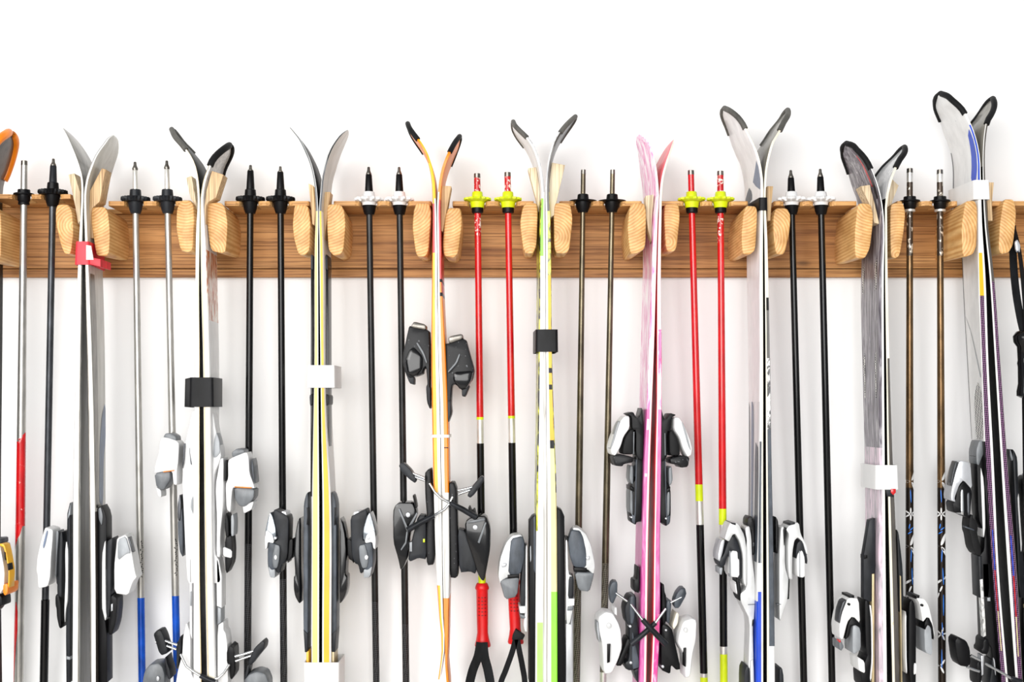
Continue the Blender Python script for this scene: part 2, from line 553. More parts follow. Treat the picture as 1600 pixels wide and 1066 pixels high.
# ------------------------------------------------------------------ skis
SKI_DC = .108
def hermite(tab, y):
    n = len(tab)
    if y <= tab[0][0]: return tab[0][1:]
    if y >= tab[-1][0]: return tab[-1][1:]
    i = 0
    while tab[i + 1][0] < y: i += 1
    def tan(k, c):
        if k == 0: return (tab[1][c] - tab[0][c]) / (tab[1][0] - tab[0][0])
        if k == n - 1: return (tab[-1][c] - tab[-2][c]) / (tab[-1][0] - tab[-2][0])
        h0, h1 = tab[k][0] - tab[k - 1][0], tab[k + 1][0] - tab[k][0]
        m0, m1 = (tab[k][c] - tab[k - 1][c]) / h0, (tab[k + 1][c] - tab[k][c]) / h1
        return (m0 * h1 + m1 * h0) / (h0 + h1)
    h = tab[i + 1][0] - tab[i][0]
    u = (y - tab[i][0]) / h
    r = []
    for c in (1, 2):
        a, b = tab[i][c], tab[i + 1][c]
        ta, tb = tan(i, c) * h, tan(i + 1, c) * h
        r.append((2*u**3 - 3*u*u + 1) * a + (u**3 - 2*u*u + u) * ta + (-2*u**3 + 3*u*u) * b + (u**3 - u*u) * tb)
    return r

def ski_width(s, L, wmax, waist, tip_len=.075):
    if s < tip_len:
        k = 1 - s / tip_len
        wt = wmax * .96 * math.sqrt(max(0, 1 - k * k)) + .003
        return min(wt, wmax)
    def sm(a, b, u): u = max(0, min(1, u)); u = u * u * (3 - 2 * u); return a + (b - a) * u
    a, m = .16, L * .52
    if s < a: return sm(wmax * .96, wmax, (s - tip_len) / (a - tip_len))
    if s < m: return sm(wmax, waist, (s - a) / (m - a))
    return sm(waist, wmax * .86, (s - m) / (L - .03 - m))

class Ski:
    """a ski seen edge-on; tab rows are (row, left px, right px) of its near edge; side 'l'/'r' tells which way the sole faces"""
    def __init__(self, tab, side, label, cat_group, yaw=0.0, wmax=.1, waist=.07, layers=(), tip=None, tip_len=.075, dc=SKI_DC, yaw2=None):
        self.side = side
        y1_ = math.radians(yaw); y2_ = y1_ if yaw2 is None else math.radians(yaw2)
        self.yaw = y2_      # turn of the straight part; the shovel may be turned differently
        # rows along the ski
        rows = [tab[0][0] + v for v in (0, .4, 1.1, 2.2, 4, 6.5, 10, 14, 19, 25, 32, 40, 49, 59, 70, 82, 95, 110, 128, 150, 175)]
        y = rows[-1]
        while y + 32 < tab[-1][0]:
            y += 26; rows.append(y)
        rows += [tab[-1][0] - 6, tab[-1][0]]
        extra = sorted({yy for ly in layers for yy, _ in ly[5] if tab[0][0] < yy < tab[-1][0] - 8})
        rows = sorted(set(rows) | set(extra))
        pts = [(y,) + tuple(hermite(tab, y)) for y in rows]
        s = 0; S = [0]
        for a, b in zip(pts, pts[1:]):
            s += math.hypot(b[0] - a[0], (b[1] + b[2] - a[1] - a[2]) / 2) / 880.0
            S.append(s)
        L = S[-1]
        self.st = []
        for (yy, xl, xr), s in zip(pts, S):
            wd = ski_width(s, L, wmax, waist, tip_len)
            if L - s < .012: wd *= .8 + .2 * (L - s) / .012
            u = max(0, min(1, (yy - 285) / 125)); u = u * u * (3 - 2 * u)      # both skis of a pair twist alike
            yw = y1_ + (y2_ - y1_) * u
            df = dc + math.cos(yw) * wd / 2
            self.st.append((yy, X(xl, df), X(xr, df), df, Z(yy, df), wd, s, yw))
        base = self.st[-1]
        self.root = thing('ski', ((base[1] + base[2]) / 2, -dc, base[4]), label, 'ski', cat_group)
        for (nm, f0, f1, i0, i1, mats) in layers:
            self.layer(nm, f0, f1, i0, i1, mats)
        if tip: self.protector(*tip)
    def corner(self, st, f, front, ins):
        yy, xl, xr, df, z, wd, s, yw = st
        bx, tx = (xr, xl) if self.side == 'l' else (xl, xr)
        x = bx + (tx - bx) * f
        k = min(ins, wd * .3)
        u = k if front else wd - k
        return (x - math.sin(yw) * u, -(df - math.cos(yw) * u), z)
    def layer(self, nm, f0, f1, i0, i1, mats):
        keys = []
        for _, k in mats:
            if k not in keys: keys.append(k)
        V = []; F = []; MI = []
        for st in self.st:
            V += [self.corner(st, f0, True, i0), self.corner(st, f0, False, i0), self.corner(st, f1, False, i1), self.corner(st, f1, True, i1)]
        for i in range(len(self.st) - 1):
            ym = (self.st[i][0] + self.st[i + 1][0]) / 2
            mk = mats[-1][1]
            for yend, k in mats:
                if ym < yend: mk = k; break
            for a in range(4):
                b = (a + 1) % 4
                F.append((i * 4 + a, i * 4 + b, i * 4 + 4 + b, i * 4 + 4 + a)); MI.append(keys.index(mk))
        F.append((0, 1, 2, 3)); MI.append(keys.index(mats[0][1]))
        m = len(self.st) * 4
        F.append((m - 4, m - 3, m - 2, m - 1)); MI.append(keys.index(mats[-1][1]))
        return mobj(nm, V, F, keys, self.root, MI, angle=30)
    def protector(self, mat, length, r=.0042, front_only=1.0):
        fr = [st for st in self.st if st[6] <= length]
        bk = [st for st in self.st if st[6] <= length * front_only]
        path = []
        for st in reversed(fr): path.append(self.corner(st, .5, True, .001))
        for st in bk[1:]: path.append(self.corner(st, .5, False, .001))
        # drop crowded points
        out = [path[0]]
        for p in path[1:]:
            if (Vector(p) - Vector(out[-1])).length > .003: out.append(p)
        tube_world('tip_protector', out, r, mat, self.root, 10)
    def at(self, y):
        best = min(self.st, key=lambda st: abs(st[0] - y))
        i = self.st.index(best)
        a = self.st[i]
        b = self.st[min(len(self.st) - 1, i + 1)] if y >= a[0] else self.st[max(0, i - 1)]
        if a is b or abs(b[0] - a[0]) < 1e-6: return a
        u = (y - a[0]) / (b[0] - a[0])
        return tuple(p + (q - p) * u for p, q in zip(a, b))

def stripe(ski, f0, f1, y0, y1, mat, nm='stripe'):
    """thin printed line along the near side of a ski"""
    V = []; F = []
    n = 9
    for i in range(n):
        st = ski.at(y0 + (y1 - y0) * i / (n - 1))
        for f, ins in ((f0, .0), (f1, .0), (f1, -.0008), (f0, -.0008)):
            V.append(ski.corner(st, f, True, ins))
    for i in range(n - 1):
        for a in range(4):
            b = (a + 1) % 4
            F.append((i * 4 + a, i * 4 + b, i * 4 + 4 + b, i * 4 + 4 + a))
    F += [(0, 1, 2, 3), (n * 4 - 4, n * 4 - 3, n * 4 - 2, n * 4 - 1)]
    return mobj(nm, V, F, mat, ski.root)

def patch(ski, pts, mat, nm='print'):
    """printed shape on the top face: points (row, u) with u = 0 at the near edge, 1 at the far edge"""
    V = []
    q = chaikin(pts, 1)
    # split long shapes along the ski so that they follow its curve
    ys = sorted({round(y, 1) for y, _ in q})
    rows = []
    y0, y1 = ys[0], ys[-1]
    n = max(4, int((y1 - y0) / 8))
    F = []
    for i in range(n + 1):
        y = y0 + (y1 - y0) * min(max(i / n, .004), .996)
        xs = []
        for k in range(len(q)):
            (ya, ua), (yb, ub) = q[k], q[(k + 1) % len(q)]
            if (ya - y) * (yb - y) <= 0 and ya != yb: xs.append(ua + (ub - ua) * (y - ya) / (yb - ya))
        a, b = min(xs), max(xs)
        st = ski.at(y)
        wd = st[5]
        for u in (a, (a + b) / 2, b):
            k = .0022 + u * (wd - .0044)
            bx, tx = (st[2], st[1]) if ski.side == 'l' else (st[1], st[2])
            x = tx + (-.0004 if ski.side == 'l' else .0004)
            V.append((x - math.sin(st[7]) * k, -(st[3] - math.cos(st[7]) * k), st[4]))
        if i:
            b0 = (i - 1) * 3
            F += [(b0, b0 + 1, b0 + 4, b0 + 3), (b0 + 1, b0 + 2, b0 + 5, b0 + 4)]
    return mobj(nm, V, F, mat, ski.root)

def lay(base, side, top, f1=.16, f2=.86, edge=None):
    r = [('base', 0, f1, .0012, 0, base), ('sidewall', f1, f2, 0, 0, side), ('topsheet', f2, 1.0, 0, .0022, top)]
    if edge: r.insert(1, ('steel_edge', f1 - .06, f1 + .05, -.0006, -.0006, edge))
    return r
def one(k): return [(9999, k)]

def band(name, pair, y0, y1, mat, label, cat, pad=.002, th=.0016, skew=0.0, grow=(0, 0), group=None):
    """a strap wound once round both skis of a pair"""
    V = []; F = []
    for y in (y0, y1):
        a, b = pair[0].at(y), pair[1].at(y)
        yw = a[7]
        wd = max(a[5], b[5]) + 2 * pad
        df = max(a[3], b[3]) + pad
        z = (a[4] + b[4]) / 2
        xl, xr = a[1] - pad - grow[0], b[2] + pad + grow[1]
        for t_ in (0, th):
            c = [(xl - t_, df + t_), (xr + t_, df + t_)]
            q = [(x, -d) for x, d in c]
            bk = [(x - math.sin(yw) * (wd + 2 * t_), -(d - math.cos(yw) * (wd + 2 * t_))) for x, d in c]
            loop = [q[0], q[1], bk[1], bk[0]]
            # rounded corners
            L2 = []
            for i in range(4):
                p, cu, nx = Vector(loop[i - 1]), Vector(loop[i]), Vector(loop[(i + 1) % 4])
                r = .0035 + t_
                pa = cu + (p - cu).normalized() * r; pb = cu + (nx - cu).normalized() * r
                for k in range(4):
                    u = k / 3
                    L2.append((1 - u) ** 2 * pa + 2 * u * (1 - u) * cu + u * u * pb)
            for p in L2: V.append((p.x, p.y, z + skew * (p.x - xl)))
    n = 16
    # rings: 0 inner y0, 1 outer y0, 2 inner y1, 3 outer y1
    for i in range(n):
        j = (i + 1) % n
        F += [(i, j, n + j, n + i), (2*n + i, 2*n + j, 3*n + j, 3*n + i), (n + i, n + j, 3*n + j, 3*n + i), (i, j, 2*n + j, 2*n + i)]
    o = mobj(name, V, F, mat)
    return tag(o, label, cat, group)

W_ = 'sidewall_white'
G_ = 'skis hanging in pairs between the pegs'
PAIR = {}
# leftmost ski, half outside the frame
J = Ski([(207,12,14.5),(211,5,8.5),(217,-3,1),(226,-11,-7),(240,-20,-16),(270,-33,-28),(310,-38,-32),(400,-39,-31),(800,-38,-24),(1066,-38,-23),(1500,-38,-23)], 'r',
        'black ski with an orange rimmed tip, next to the red and silver pole', G_, 0, .104, .072,
        lay(one('base_black'), [(300, 'orange'), (9999, W_)], [(300, 'cap_dark'), (9999, 'black')]), ('orange', .085, .0075))
# pair tied with a red strap
A1 = Ski([(200,97,99),(208,101,104),(217,105,108.5),(231,111,114.5),(246,117,120.5),(260,121.5,125),(274,125,129),(290,127,131),(303,127,131),(335,125.5,130),(377,123,129),(400,122,128.5),(440,120.5,128),(540,119,127),(640,116.5,126),(750,114,125.5),(900,113.5,125),(1066,112.5,124.5),(1520,112,124)], 'l',
         'white sided ski with pointed grey tip in the red-strapped pair, beside the black-ferruled pole', G_, 0, .098, .07,
         lay([(420, 'base_grey'), (9999, 'base_brushed')], one(W_), [(330, 'tip_grey'), (9999, 'silver_lines')], .2, .9, one('steel_dark')), yaw2=4)
A2 = Ski([(211,176,178),(213,172,175),(225,161,165),(241,149.5,153.5),(263,140,144),(284,133.5,137.5),(302,131,135),(335,131,135.5),(377,132.5,137),(430,133,139),(500,134.5,142),(590,136.5,145),(750,138.5,148.5),(900,140,150),(1066,140.5,150.5),(1520,140,151)], 'r',
         'white sided ski with broad grey tip in the red-strapped pair, beside a blue-ended pole', G_, 0, .104, .072,
         lay(one('steel_dark'), one(W_), [(300, 'tip_grey'), (800, 'tip_grey'), (9999, 'cap_dark')], .2, .9, one('steel_dark')), yaw2=4)
PAIR['A'] = (A1, A2)
# white pair, black strap
B1 = Ski([(202,267,269),(213,271,275),(226,282,286.5),(241,293,297.5),(258,301,305.5),(281,306,310.5),(307,308.5,312.5),(360,306,312.5),(440,305,311.5),(560,304.5,312.5),(700,302,312.5),(900,302,313),(1066,302,316),(1500,303,317)], 'l',
         'white ski with a grey tip cap in the black-strapped white pair, beside a blue-ended pole', G_, 0, .098, .07,
         lay(one('base_black'), one(W_), [(330, 'tip_grey'), (9999, 'white')], .14, .9, one('tan')), ('rubber_grey', .05, .0048, .8), yaw2=2.5)
B2 = Ski([(227,357,359),(231,350,354),(247,332,336.5),(264,324,328.5),(281,318,322.5),(302,314,318.5),(335,313,319),(380,313,322),(440,314,324),(560,317,328),(700,318.5,330),(900,320.5,333),(1066,323.5,337),(1500,323,337)], 'r',
         'white ski with a black tip cap in the black-strapped white pair, beside an all-black pole', G_, 0, .1, .07,
         lay([(9999, 'sole_lines')], [(420, 'silver_lines'), (9999, 'sidewall_cream')], [(280, 'silver_lines'), (390, 'white'), (500, 'letter_print'), (9999, 'white')], .14, .88, one('tan')), ('rubber', .06, .006, 1.0), yaw2=2.5)
PAIR['B'] = (B1, B2)
# yellow striped pair with rails
C1 = Ski([(199,452,454),(207,458.5,461),(215.5,465,468),(234.5,475,478.5),(258.5,484.5,488),(286,490.5,494),(317,493,497),(380,491.5,497.5),(560,491,498),(650,489.5,498.5),(770,487.5,499.7),(1000,486.5,499.7),(1066,486.5,499.7),(1500,487,499.7)], 'l',
         'ski with a pale yellow stripe and white edges, in the pair with black side rails', G_, 0, .1, .07,
         [('base', 0, .1, .001, 0, one('base_black')), ('steel_edge', .1, .28, 0, 0, one(W_)), ('sidewall', .28, .86, -.0004, -.0004, [(330, 'grey'), (9999, 'lemon_pale')]), ('topsheet', .86, 1, 0, .002, [(330, 'sidewall_cream'), (9999, W_)])])
C2 = Ski([(203,542,544),(206,537,540),(220.5,523.5,527),(238,513.5,517.5),(256,507.5,511.5),(279,502.5,506.5),(299,500.5,505),(322,498.5,503),(380,498.6,505),(560,500,507),(650,501,509),(770,502.5,516),(1000,502,517),(1066,502,517),(1500,502,517)], 'r',
         'ski with a bright yellow stripe and white edges, in the pair with black side rails', G_, 0, .1, .07,
         [('base', 0, .1, .001, 0, one('base_black')), ('steel_edge', .1, .26, 0, 0, one(W_)), ('sidewall', .26, .82, -.0004, -.0004, [(330, 'gunmetal'), (9999, 'lemon')]), ('topsheet', .82, 1, 0, .002, [(330, 'tip_grey'), (9999, W_)])])
PAIR['C'] = (C1, C2)
# short orange pair
D1 = Ski([(193,636,638),(198,636.5,641),(209,643.5,648.5),(220,652,657),(238,662.5,667.5),(258,669.5,674.5),(281,674,679),(307,675.5,680.5),(380,675.5,682.5),(440,674.8,683),(540,674,684.5),(640,675,687),(740,677,688.5),(800,678.5,690),(900,682,691),(960,686,692),(1014,690,694.5),(1033,688.5,692),(1062,684.5,687.5)], 'l',
         'short yellow ski of the orange pair, its tail tip curling toward a black pole', G_, 0, .09, .064,
         [('base', 0, .42, .0005, 0, [(310, 'amber'), (395, 'sidewall_white'), (915, 'sole_lines'), (9999, W_)]), ('sidewall', .42, .85, 0, 0, [(255, 'orange'), (318, 'amber'), (395, 'skired'), (770, 'amber'), (915, W_), (1030, 'amber'), (9999, 'lemon')]),
          ('topsheet', .85, 1, 0, .002, [(318, 'orange'), (395, 'skired'), (770, 'orange'), (915, W_), (9999, 'orange')])], ('rubber', .042, .0046, 1.25), .05)
D2 = Ski([(213,717,719),(217,712.5,717),(238,700,705),(264,690,695),(289,685.5,690),(312,683.5,688.5),(380,683.5,689.5),(440,684,690.5),(540,685,695.5),(640,688,699.4),(740,689.5,701),(800,691,701.5),(900,692,702),(960,693.5,701),(1014,695.5,700),(1041,695.5,699),(1080,699,703)], 'r',
         'short orange ski with two black bars, of the orange pair, beside a red pole', G_, 0, .09, .064,
         [('base', 0, .42, .0005, 0, [(300, 'orange'), (395, W_), (935, 'sole_lines'), (9999, 'orange')]), ('sidewall', .42, .85, 0, 0, [(312, 'orange'), (436, 'skired'), (441, 'black'), (457, 'orange'), (463, 'black'), (770, 'orange'), (935, W_), (9999, 'orange')]),
          ('topsheet', .85, 1, 0, .002, [(312, 'orange'), (436, 'skired'), (441, 'black'), (457, 'skired'), (463, 'black'), (770, 'orange'), (935, W_), (9999, 'orange')])], ('rubber', .034, .0046, 1.3), .05)
PAIR['D'] = (D1, D2)
# lime / yellow pair
E1 = Ski([(190,801,803),(195,802,806),(203,808.5,813.5),(214,819.5,825.5),(228,829.5,835),(249,838,843),(271,843,848),(297,845.5,850.5),(340,844,851.5),(440,843,852),(550,842,852.5),(640,841,853),(750,839,854),(900,837.4,854),(1066,836.6,854),(1500,837,854)], 'l',
         'white sided ski turning pale green lower down, in the lime pair with black tape', G_, 2.2, .096, .068,
         [('base', 0, .34, .0006, 0, [(300, 'silver_lines'), (9999, 'sole_lines')]), ('sidewall', .34, .86, 0, 0, [(310, W_), (400, 'lime'), (973, W_), (9999, 'lime_pale')]),
          ('topsheet', .86, 1, 0, .002, [(310, 'white'), (830, 'yellow_black_print'), (9999, W_)])], ('rubber_grey', .045, .0044, .85))
E2 = Ski([(182,898,900),(185,893.5,897.5),(192,885.5,890.5),(202,876.5,882),(217,867,872),(236,860,865),(256,855.8,861),(282,853,858.5),(302,852,858.5),(340,852.5,860),(440,852.8,861.5),(550,853.2,862.5),(640,853.8,865),(750,854.5,869),(900,854.7,870.5),(1066,854.7,871),(1500,855,871)], 'r',
         'yellow ski with black bars turning bright green lower down, in the lime pair', G_, -1.0, .096, .068,
         [('base', 0, .4, .0006, 0, [(330, 'silver_lines'), (9999, 'sole_lines')]), ('sidewall', .4, .9, 0, 0, [(330, 'cap_dark'), (430, 'yellow_black_print'), (575, 'lemon'), (583, 'charcoal'), (601, 'lemon'), (609, 'charcoal'), (688, 'lemon'), (701, 'charcoal'), (925, 'straw'), (9999, 'lime')]),
          ('topsheet', .9, 1, 0, .002, [(300, 'gunmetal'), (770, 'yellow_black_print'), (925, 'straw'), (9999, 'lime')])], ('rubber_grey', .045, .0044, 1.0))
PAIR['E'] = (E1, E2)
# pink pair
F1 = Ski([(210,998,1000),(213,1002,1005),(221,1009.5,1013.5),(238.5,1017,1021),(261,1022,1026),(287,1025,1029),(302,1026,1030),(337,1022.5,1028.5),(440,1018,1025.5),(540,1014.5,1022.7),(640,1010.5,1019),(700,1007.5,1017),(840,1003.5,1013.5),(1000,1000.5,1011.5),(1066,999,1010.5),(1480,996,1007)], 'l',
         'white and pink flowered ski with its printed face open toward the bronze poles', G_, 8.5, .098, .072,
         [('base', 0, .14, .001, 0, one('base_red')), ('steel_edge', .12, .4, 0, 0, one(W_)), ('sidewall', .4, .88, 0, 0, [(640, 'pink_print'), (9999, 'pink_deep')]), ('topsheet', .88, 1, 0, .0015, [(640, 'pink_print'), (9999, 'pink_deep')])], yaw2=3.8)
F2 = Ski([(218,1052.5,1054),(224,1050,1053),(236,1046,1049.5),(254,1039.5,1043.3),(274,1034,1038),(299,1030.5,1035),(337,1029,1034),(440,1026.5,1033),(540,1026,1034),(640,1025.5,1034),(700,1024,1033.5),(840,1021.5,1031.5),(1000,1019,1030.5),(1066,1016.5,1027),(1480,1012,1023)], 'r',
         'pink sided ski with a red sole, of the flowered pair, beside a red pole', G_, 8.5, .094, .07,
         [('base', 0, .14, .001, 0, [(300, 'base_pink'), (9999, 'base_red')]), ('steel_edge', .12, .32, 0, 0, one(W_)), ('sidewall', .32, .9, 0, 0, [(430, 'sidewall_cream'), (515, W_), (590, 'magenta_print'), (640, 'pink_print'), (960, 'pink_deep'), (9999, 'magenta_print')]), ('topsheet', .9, 1, 0, .0015, [(640, 'magenta_print'), (9999, 'pink_deep')])], yaw2=3.8)
PAIR['F'] = (F1, F2)
# white / blue pair
G1 = Ski([(169,1131,1134),(171,1135,1139),(178.6,1146,1150.6),(192,1157.5,1162.4),(206,1164.5,1169),(226,1174.5,1179),(244,1181.5,1186),(268,1187,1191),(288,1189,1193),(310,1188.5,1193),(380,1187,1192.5),(560,1187,1193),(700,1186,1193),(850,1184,1193),(1000,1182,1193.5),(1066,1182,1193.5),(1500,1182,1193.5)], 'l',
         'broad white ski turning slate grey then blue lower down, next to a red pole', G_, 5.0, .106, .078,
         [('base', 0, .12, .001, 0, one('base_black')), ('steel_edge', .1, .34, 0, 0, one('sidewall_cream')), ('sidewall', .34, .86, 0, 0, [(690, 'white'), (880, 'slate'), (925, 'white'), (9999, 'royal')]), ('topsheet', .86, 1, 0, .0015, [(628, 'white'), (880, 'silver_lines'), (940, 'white'), (9999, 'royal')])], ('rubber_grey', .062, .005, .75), .09, yaw2=2)
G2 = Ski([(172,1230.5,1232),(176,1230,1234),(192,1222,1226.6),(209,1213.5,1218),(219,1207,1211.4),(239,1200.5,1204.6),(265,1195.2,1199),(292,1193.5,1197),(380,1194,1199.6),(560,1195.5,1203.5),(700,1196,1205.5),(850,1196.5,1208.5),(1000,1197,1210.6),(1066,1197,1211),(1500,1197,1211)], 'r',
         'grey sided ski with a black and white print, beside a black pole with white basket', G_, 5.0, .104, .076,
         [('base', 0, .12, .001, 0, [(310, 'base_grey'), (9999, 'base_black')]), ('steel_edge', .1, .34, 0, 0, one('sidewall_cream')), ('sidewall', .34, .9, 0, 0, [(465, 'sidewall_cream'), (485, 'black'), (560, 'cap_dark'), (672, 'white_black_print'), (1010, 'slate'), (9999, 'white')]), ('topsheet', .9, 1, 0, .0015, [(560, 'white'), (1010, 'slate'), (9999, 'white')])], ('rubber_grey', .05, .005, 1.1), .08, yaw2=2)
PAIR['G'] = (G1, G2)
# grey feathered pair
H1 = Ski([(224,1322,1324.5),(226,1328,1332),(233,1336,1340.7),(245,1347.5,1352),(272,1362,1366),(297,1370.5,1374.5),(323,1375.5,1379.6),(348,1377.5,1382),(420,1374.5,1381.5),(590,1374,1382),(700,1374,1383),(900,1373,1385),(1066,1374,1387),(1500,1374,1387)], 'l',
         'grey ski with a streaked purple feather print and dark tip cap', G_, 5.0, .106, .076,
         [('base', 0, .1, .001, 0, one('base_black')), ('steel_edge', .1, .5, 0, 0, one(W_)), ('sidewall', .5, .86, 0, 0, [(330, 'gunmetal'), (700, 'feather'), (9999, 'feather_pink')]), ('topsheet', .86, 1, 0, .0015, [(700, 'feather'), (9999, 'feather_pink')])], ('rubber', .07, .0052, .8), .09, yaw2=2.5)
H2 = Ski([(230,1413,1415),(235,1412.5,1416.7),(251,1403,1407.5),(272,1393,1397.5),(297,1386,1390.5),(320,1382.6,1386.6),(348,1382.6,1386.6),(420,1382.6,1387.2),(590,1384.5,1391),(700,1385.5,1394.5),(900,1389,1402.5),(1066,1393,1406),(1500,1393,1406)], 'r',
         'dark sided ski with cream edge, partner of the purple feather print ski', G_, 5.0, .104, .076,
         [('base', 0, .12, .001, 0, [(310, 'silver_lines'), (9999, 'base_black')]), ('steel_edge', .1, .4, 0, 0, one('sidewall_cream')), ('sidewall', .4, .9, 0, 0, [(560, 'sidewall_cream'), (9999, 'cap_dark')]), ('topsheet', .9, 1, 0, .0015, [(9999, 'cap_dark')])], ('rubber', .05, .0052, 1.3), .08, yaw2=2.5)
PAIR['H'] = (H1, H2)
# tall white pair with purple weave
I1 = Ski([(146,1469,1472),(149,1477,1481),(155,1484,1489),(170,1500.5,1505),(185,1509,1513.5),(202,1516.5,1521),(219,1522,1526.5),(245,1527,1531.5),(279,1527.5,1533),(340,1528,1534.5),(430,1529,1540.5),(560,1533.5,1545),(720,1539.5,1553.5),(900,1550.5,1562),(1066,1564,1576),(1480,1600,1612)], 'l',
         'tall white ski with blue tip stripe and purple woven side, tip wrapped in paper', G_, 4.0, .106, .076,
         [('base', 0, .1, .001, 0, one('base_black')), ('steel_edge', .08, .36, 0, 0, one(W_)), ('sidewall', .36, .9, 0, 0, [(195, W_), (282, 'royal'), (395, W_), (462, 'lemon'), (9999, 'purple_weave')]), ('topsheet', .9, 1, 0, .0015, [(690, 'white_worn'), (9999, 'black')])], ('rubber', .06, .0052, .9), .09, yaw2=-4)
I2 = Ski([(154,1551,1553),(159,1551.5,1556),(177,1548,1552.5),(185,1543,1547.5),(211,1537,1541.5),(234,1535.5,1539.5),(279,1535.3,1539.8),(340,1537.3,1543.3),(430,1545.5,1553.5),(560,1553.5,1563),(720,1563,1574.5),(900,1573.8,1590),(1066,1586,1598.5),(1480,1622,1634)], 'r',
         'black soled ski with purple woven side, beside the black pole grip', G_, 4.0, .104, .076,
         [('base', 0, .12, .001, 0, [(260, 'base_grey'), (9999, 'base_black')]), ('steel_edge', .1, .4, 0, 0, one(W_)), ('sidewall', .4, .9, 0, 0, [(440, 'cap_dark'), (9999, 'purple_weave')]), ('topsheet', .9, 1, 0, .0015, [(9999, 'cap_dark')])], ('rubber', .05, .0052, 1.4), .08, yaw2=-4)
PAIR['I'] = (I1, I2)

for sk, dy in ((I1, 0), (I2, 9)):
    for a_, b_, m_ in ((828, 891, 'royal'), (891, 955, 'red'), (955, 1017, 'straw')):
        stripe(sk, .56, .66, a_ + dy, b_ + dy, m_)
stripe(F2, .44, .9, 520, 560, 'pink_deep', 'print'); stripe(F1, .5, .86, 655, 672, 'white', 'print'); stripe(F1, .5, .86, 740, 745, 'white', 'print')
stripe(G1, .42, .5, 690, 880, 'silver', 'stripe'); stripe(D2, .42, .98, 699, 700.5, 'black', 'stripe')
patch(G1, [(248,.0),(262,.22),(278,.46),(284,.40),(290,.12),(297,.0)], 'slate_blue')
patch(G1, [(281,.72),(290,.55),(305,.5),(312,.95),(300,.98)], 'slate')
patch(G1, [(630,.5),(626,.72),(860,.76),(860,.54)], 'slate_blue'); patch(G1, [(640,.86),(626,.98),(860,1.0),(860,.86)], 'grey'); patch(G1, [(700,.0),(690,.36),(880,.36),(880,.0)], 'slate')
patch(I1, [(220,.965),(220,1.),(690,1.),(690,.965)], 'gunmetal', 'edge_line')
patch(I1, [(200,.0),(205,.14),(240,.2),(282,.24),(282,.0)], 'royal')
patch(I1, [(594,.3),(614,.02),(688,.02),(688,.62),(620,.6)], 'mesh_print'); patch(I1, [(515,.6),(512,.66),(590,.1),(590,.02)], 'ash'); patch(I1, [(490,.9),(488,.95),(514,.66),(516,.6)], 'ash')
patch(H1, [(240,.16),(240,.22),(262,.2),(290,.16),(290,.1),(262,.13)], 'red'); patch(H1, [(240,.0),(240,.14),(310,.1),(310,.0)], 'gunmetal')
for u_ in (.12, .82):
    for ya, yb in ((402, 452), (548, 622)):
        patch(H1, [(ya,u_),(ya + 6,u_ + .12),(yb,u_ + .1),(yb,u_)], 'mesh_print', 'chain_print')
patch(A2, [(628,1.),(645,.7),(700,.42),(790,.32),(796,.72),(720,.8),(690,1.)], 'slate_blue'); patch(A2, [(425,.0),(425,.42),(796,.28),(796,.0)], 'steel_dark')
# straps round the pairs
t1 = band('ski_strap', PAIR['A'], 378, 414, 'red_strap', 'red hook strap with a white tag below the rounded pegs', 'strap', skew=0.0)
sa = PAIR['A'][1].at(398)
prism('strap_tail', [(140,402),(147,403),(157,405),(157,417),(140,413)], .105, sa[3] + .0045, 'red_strap', t1, .001, 0)
prism('tag', [(134.5,383),(142,384),(146,406),(134.5,406)], sa[3] + .003, sa[3] + .0058, 'paper', t1, .0005, 0)
t1 = band('ski_strap', PAIR['B'], 590, 636, 'tape_black', 'wide black rubber strap round the white ski pair', 'strap', grow=(.004, .002))
prism('strap_tail', [(289,592),(298,590),(300,600),(299,637),(288,636)], .13, .150, 'tape_black', t1, .001, 0)
band('paper_band', PAIR['C'], 571, 606, 'paper', 'white paper band round the yellow striped pair, above the clips on its rails', 'tape', grow=(.0078, .014))
band('paper_band', PAIR['C'], 1035, 1110, 'paper', 'white paper band round the yellow striped pair, below its grey binding plates', 'tape', grow=(.009, .011))
band('cable_tie', PAIR['D'], 679.5, 684, 'white', 'thin white tie round the short orange ski pair', 'tie', pad=.001)
band('tape_wrap', PAIR['E'], 515, 550, 'tape_black', 'black cloth tape wrapped round the lime and white ski pair', 'tape', grow=(.002, .007))
t1 = band('tape_wrap', PAIR['G'], 309, 329, 'tape_black', 'short black tape round the white and blue ski pair at peg height', 'tape', pad=.001)
t1 = band('paper_band', PAIR['H'], 727, 765, 'paper', 'white paper band round the grey feather print pair, red scrap below', 'tape', grow=(.003, .004))
prism('tape_end', [(1384,764),(1398,764),(1397,777),(1386,776)], .1486, .1512, 'charcoal', t1, .001, 0)
prism('red_scrap', [(1392,764),(1400,764),(1400,770),(1396,774),(1392,770)], .1506, .1530, 'red', t1, .001, 0)
band('paper_band', PAIR['I'], 282, 312, 'paper', 'white paper wrapped round the tallest ski pair just above its pegs', 'tape', grow=(.004, .002), skew=.0)

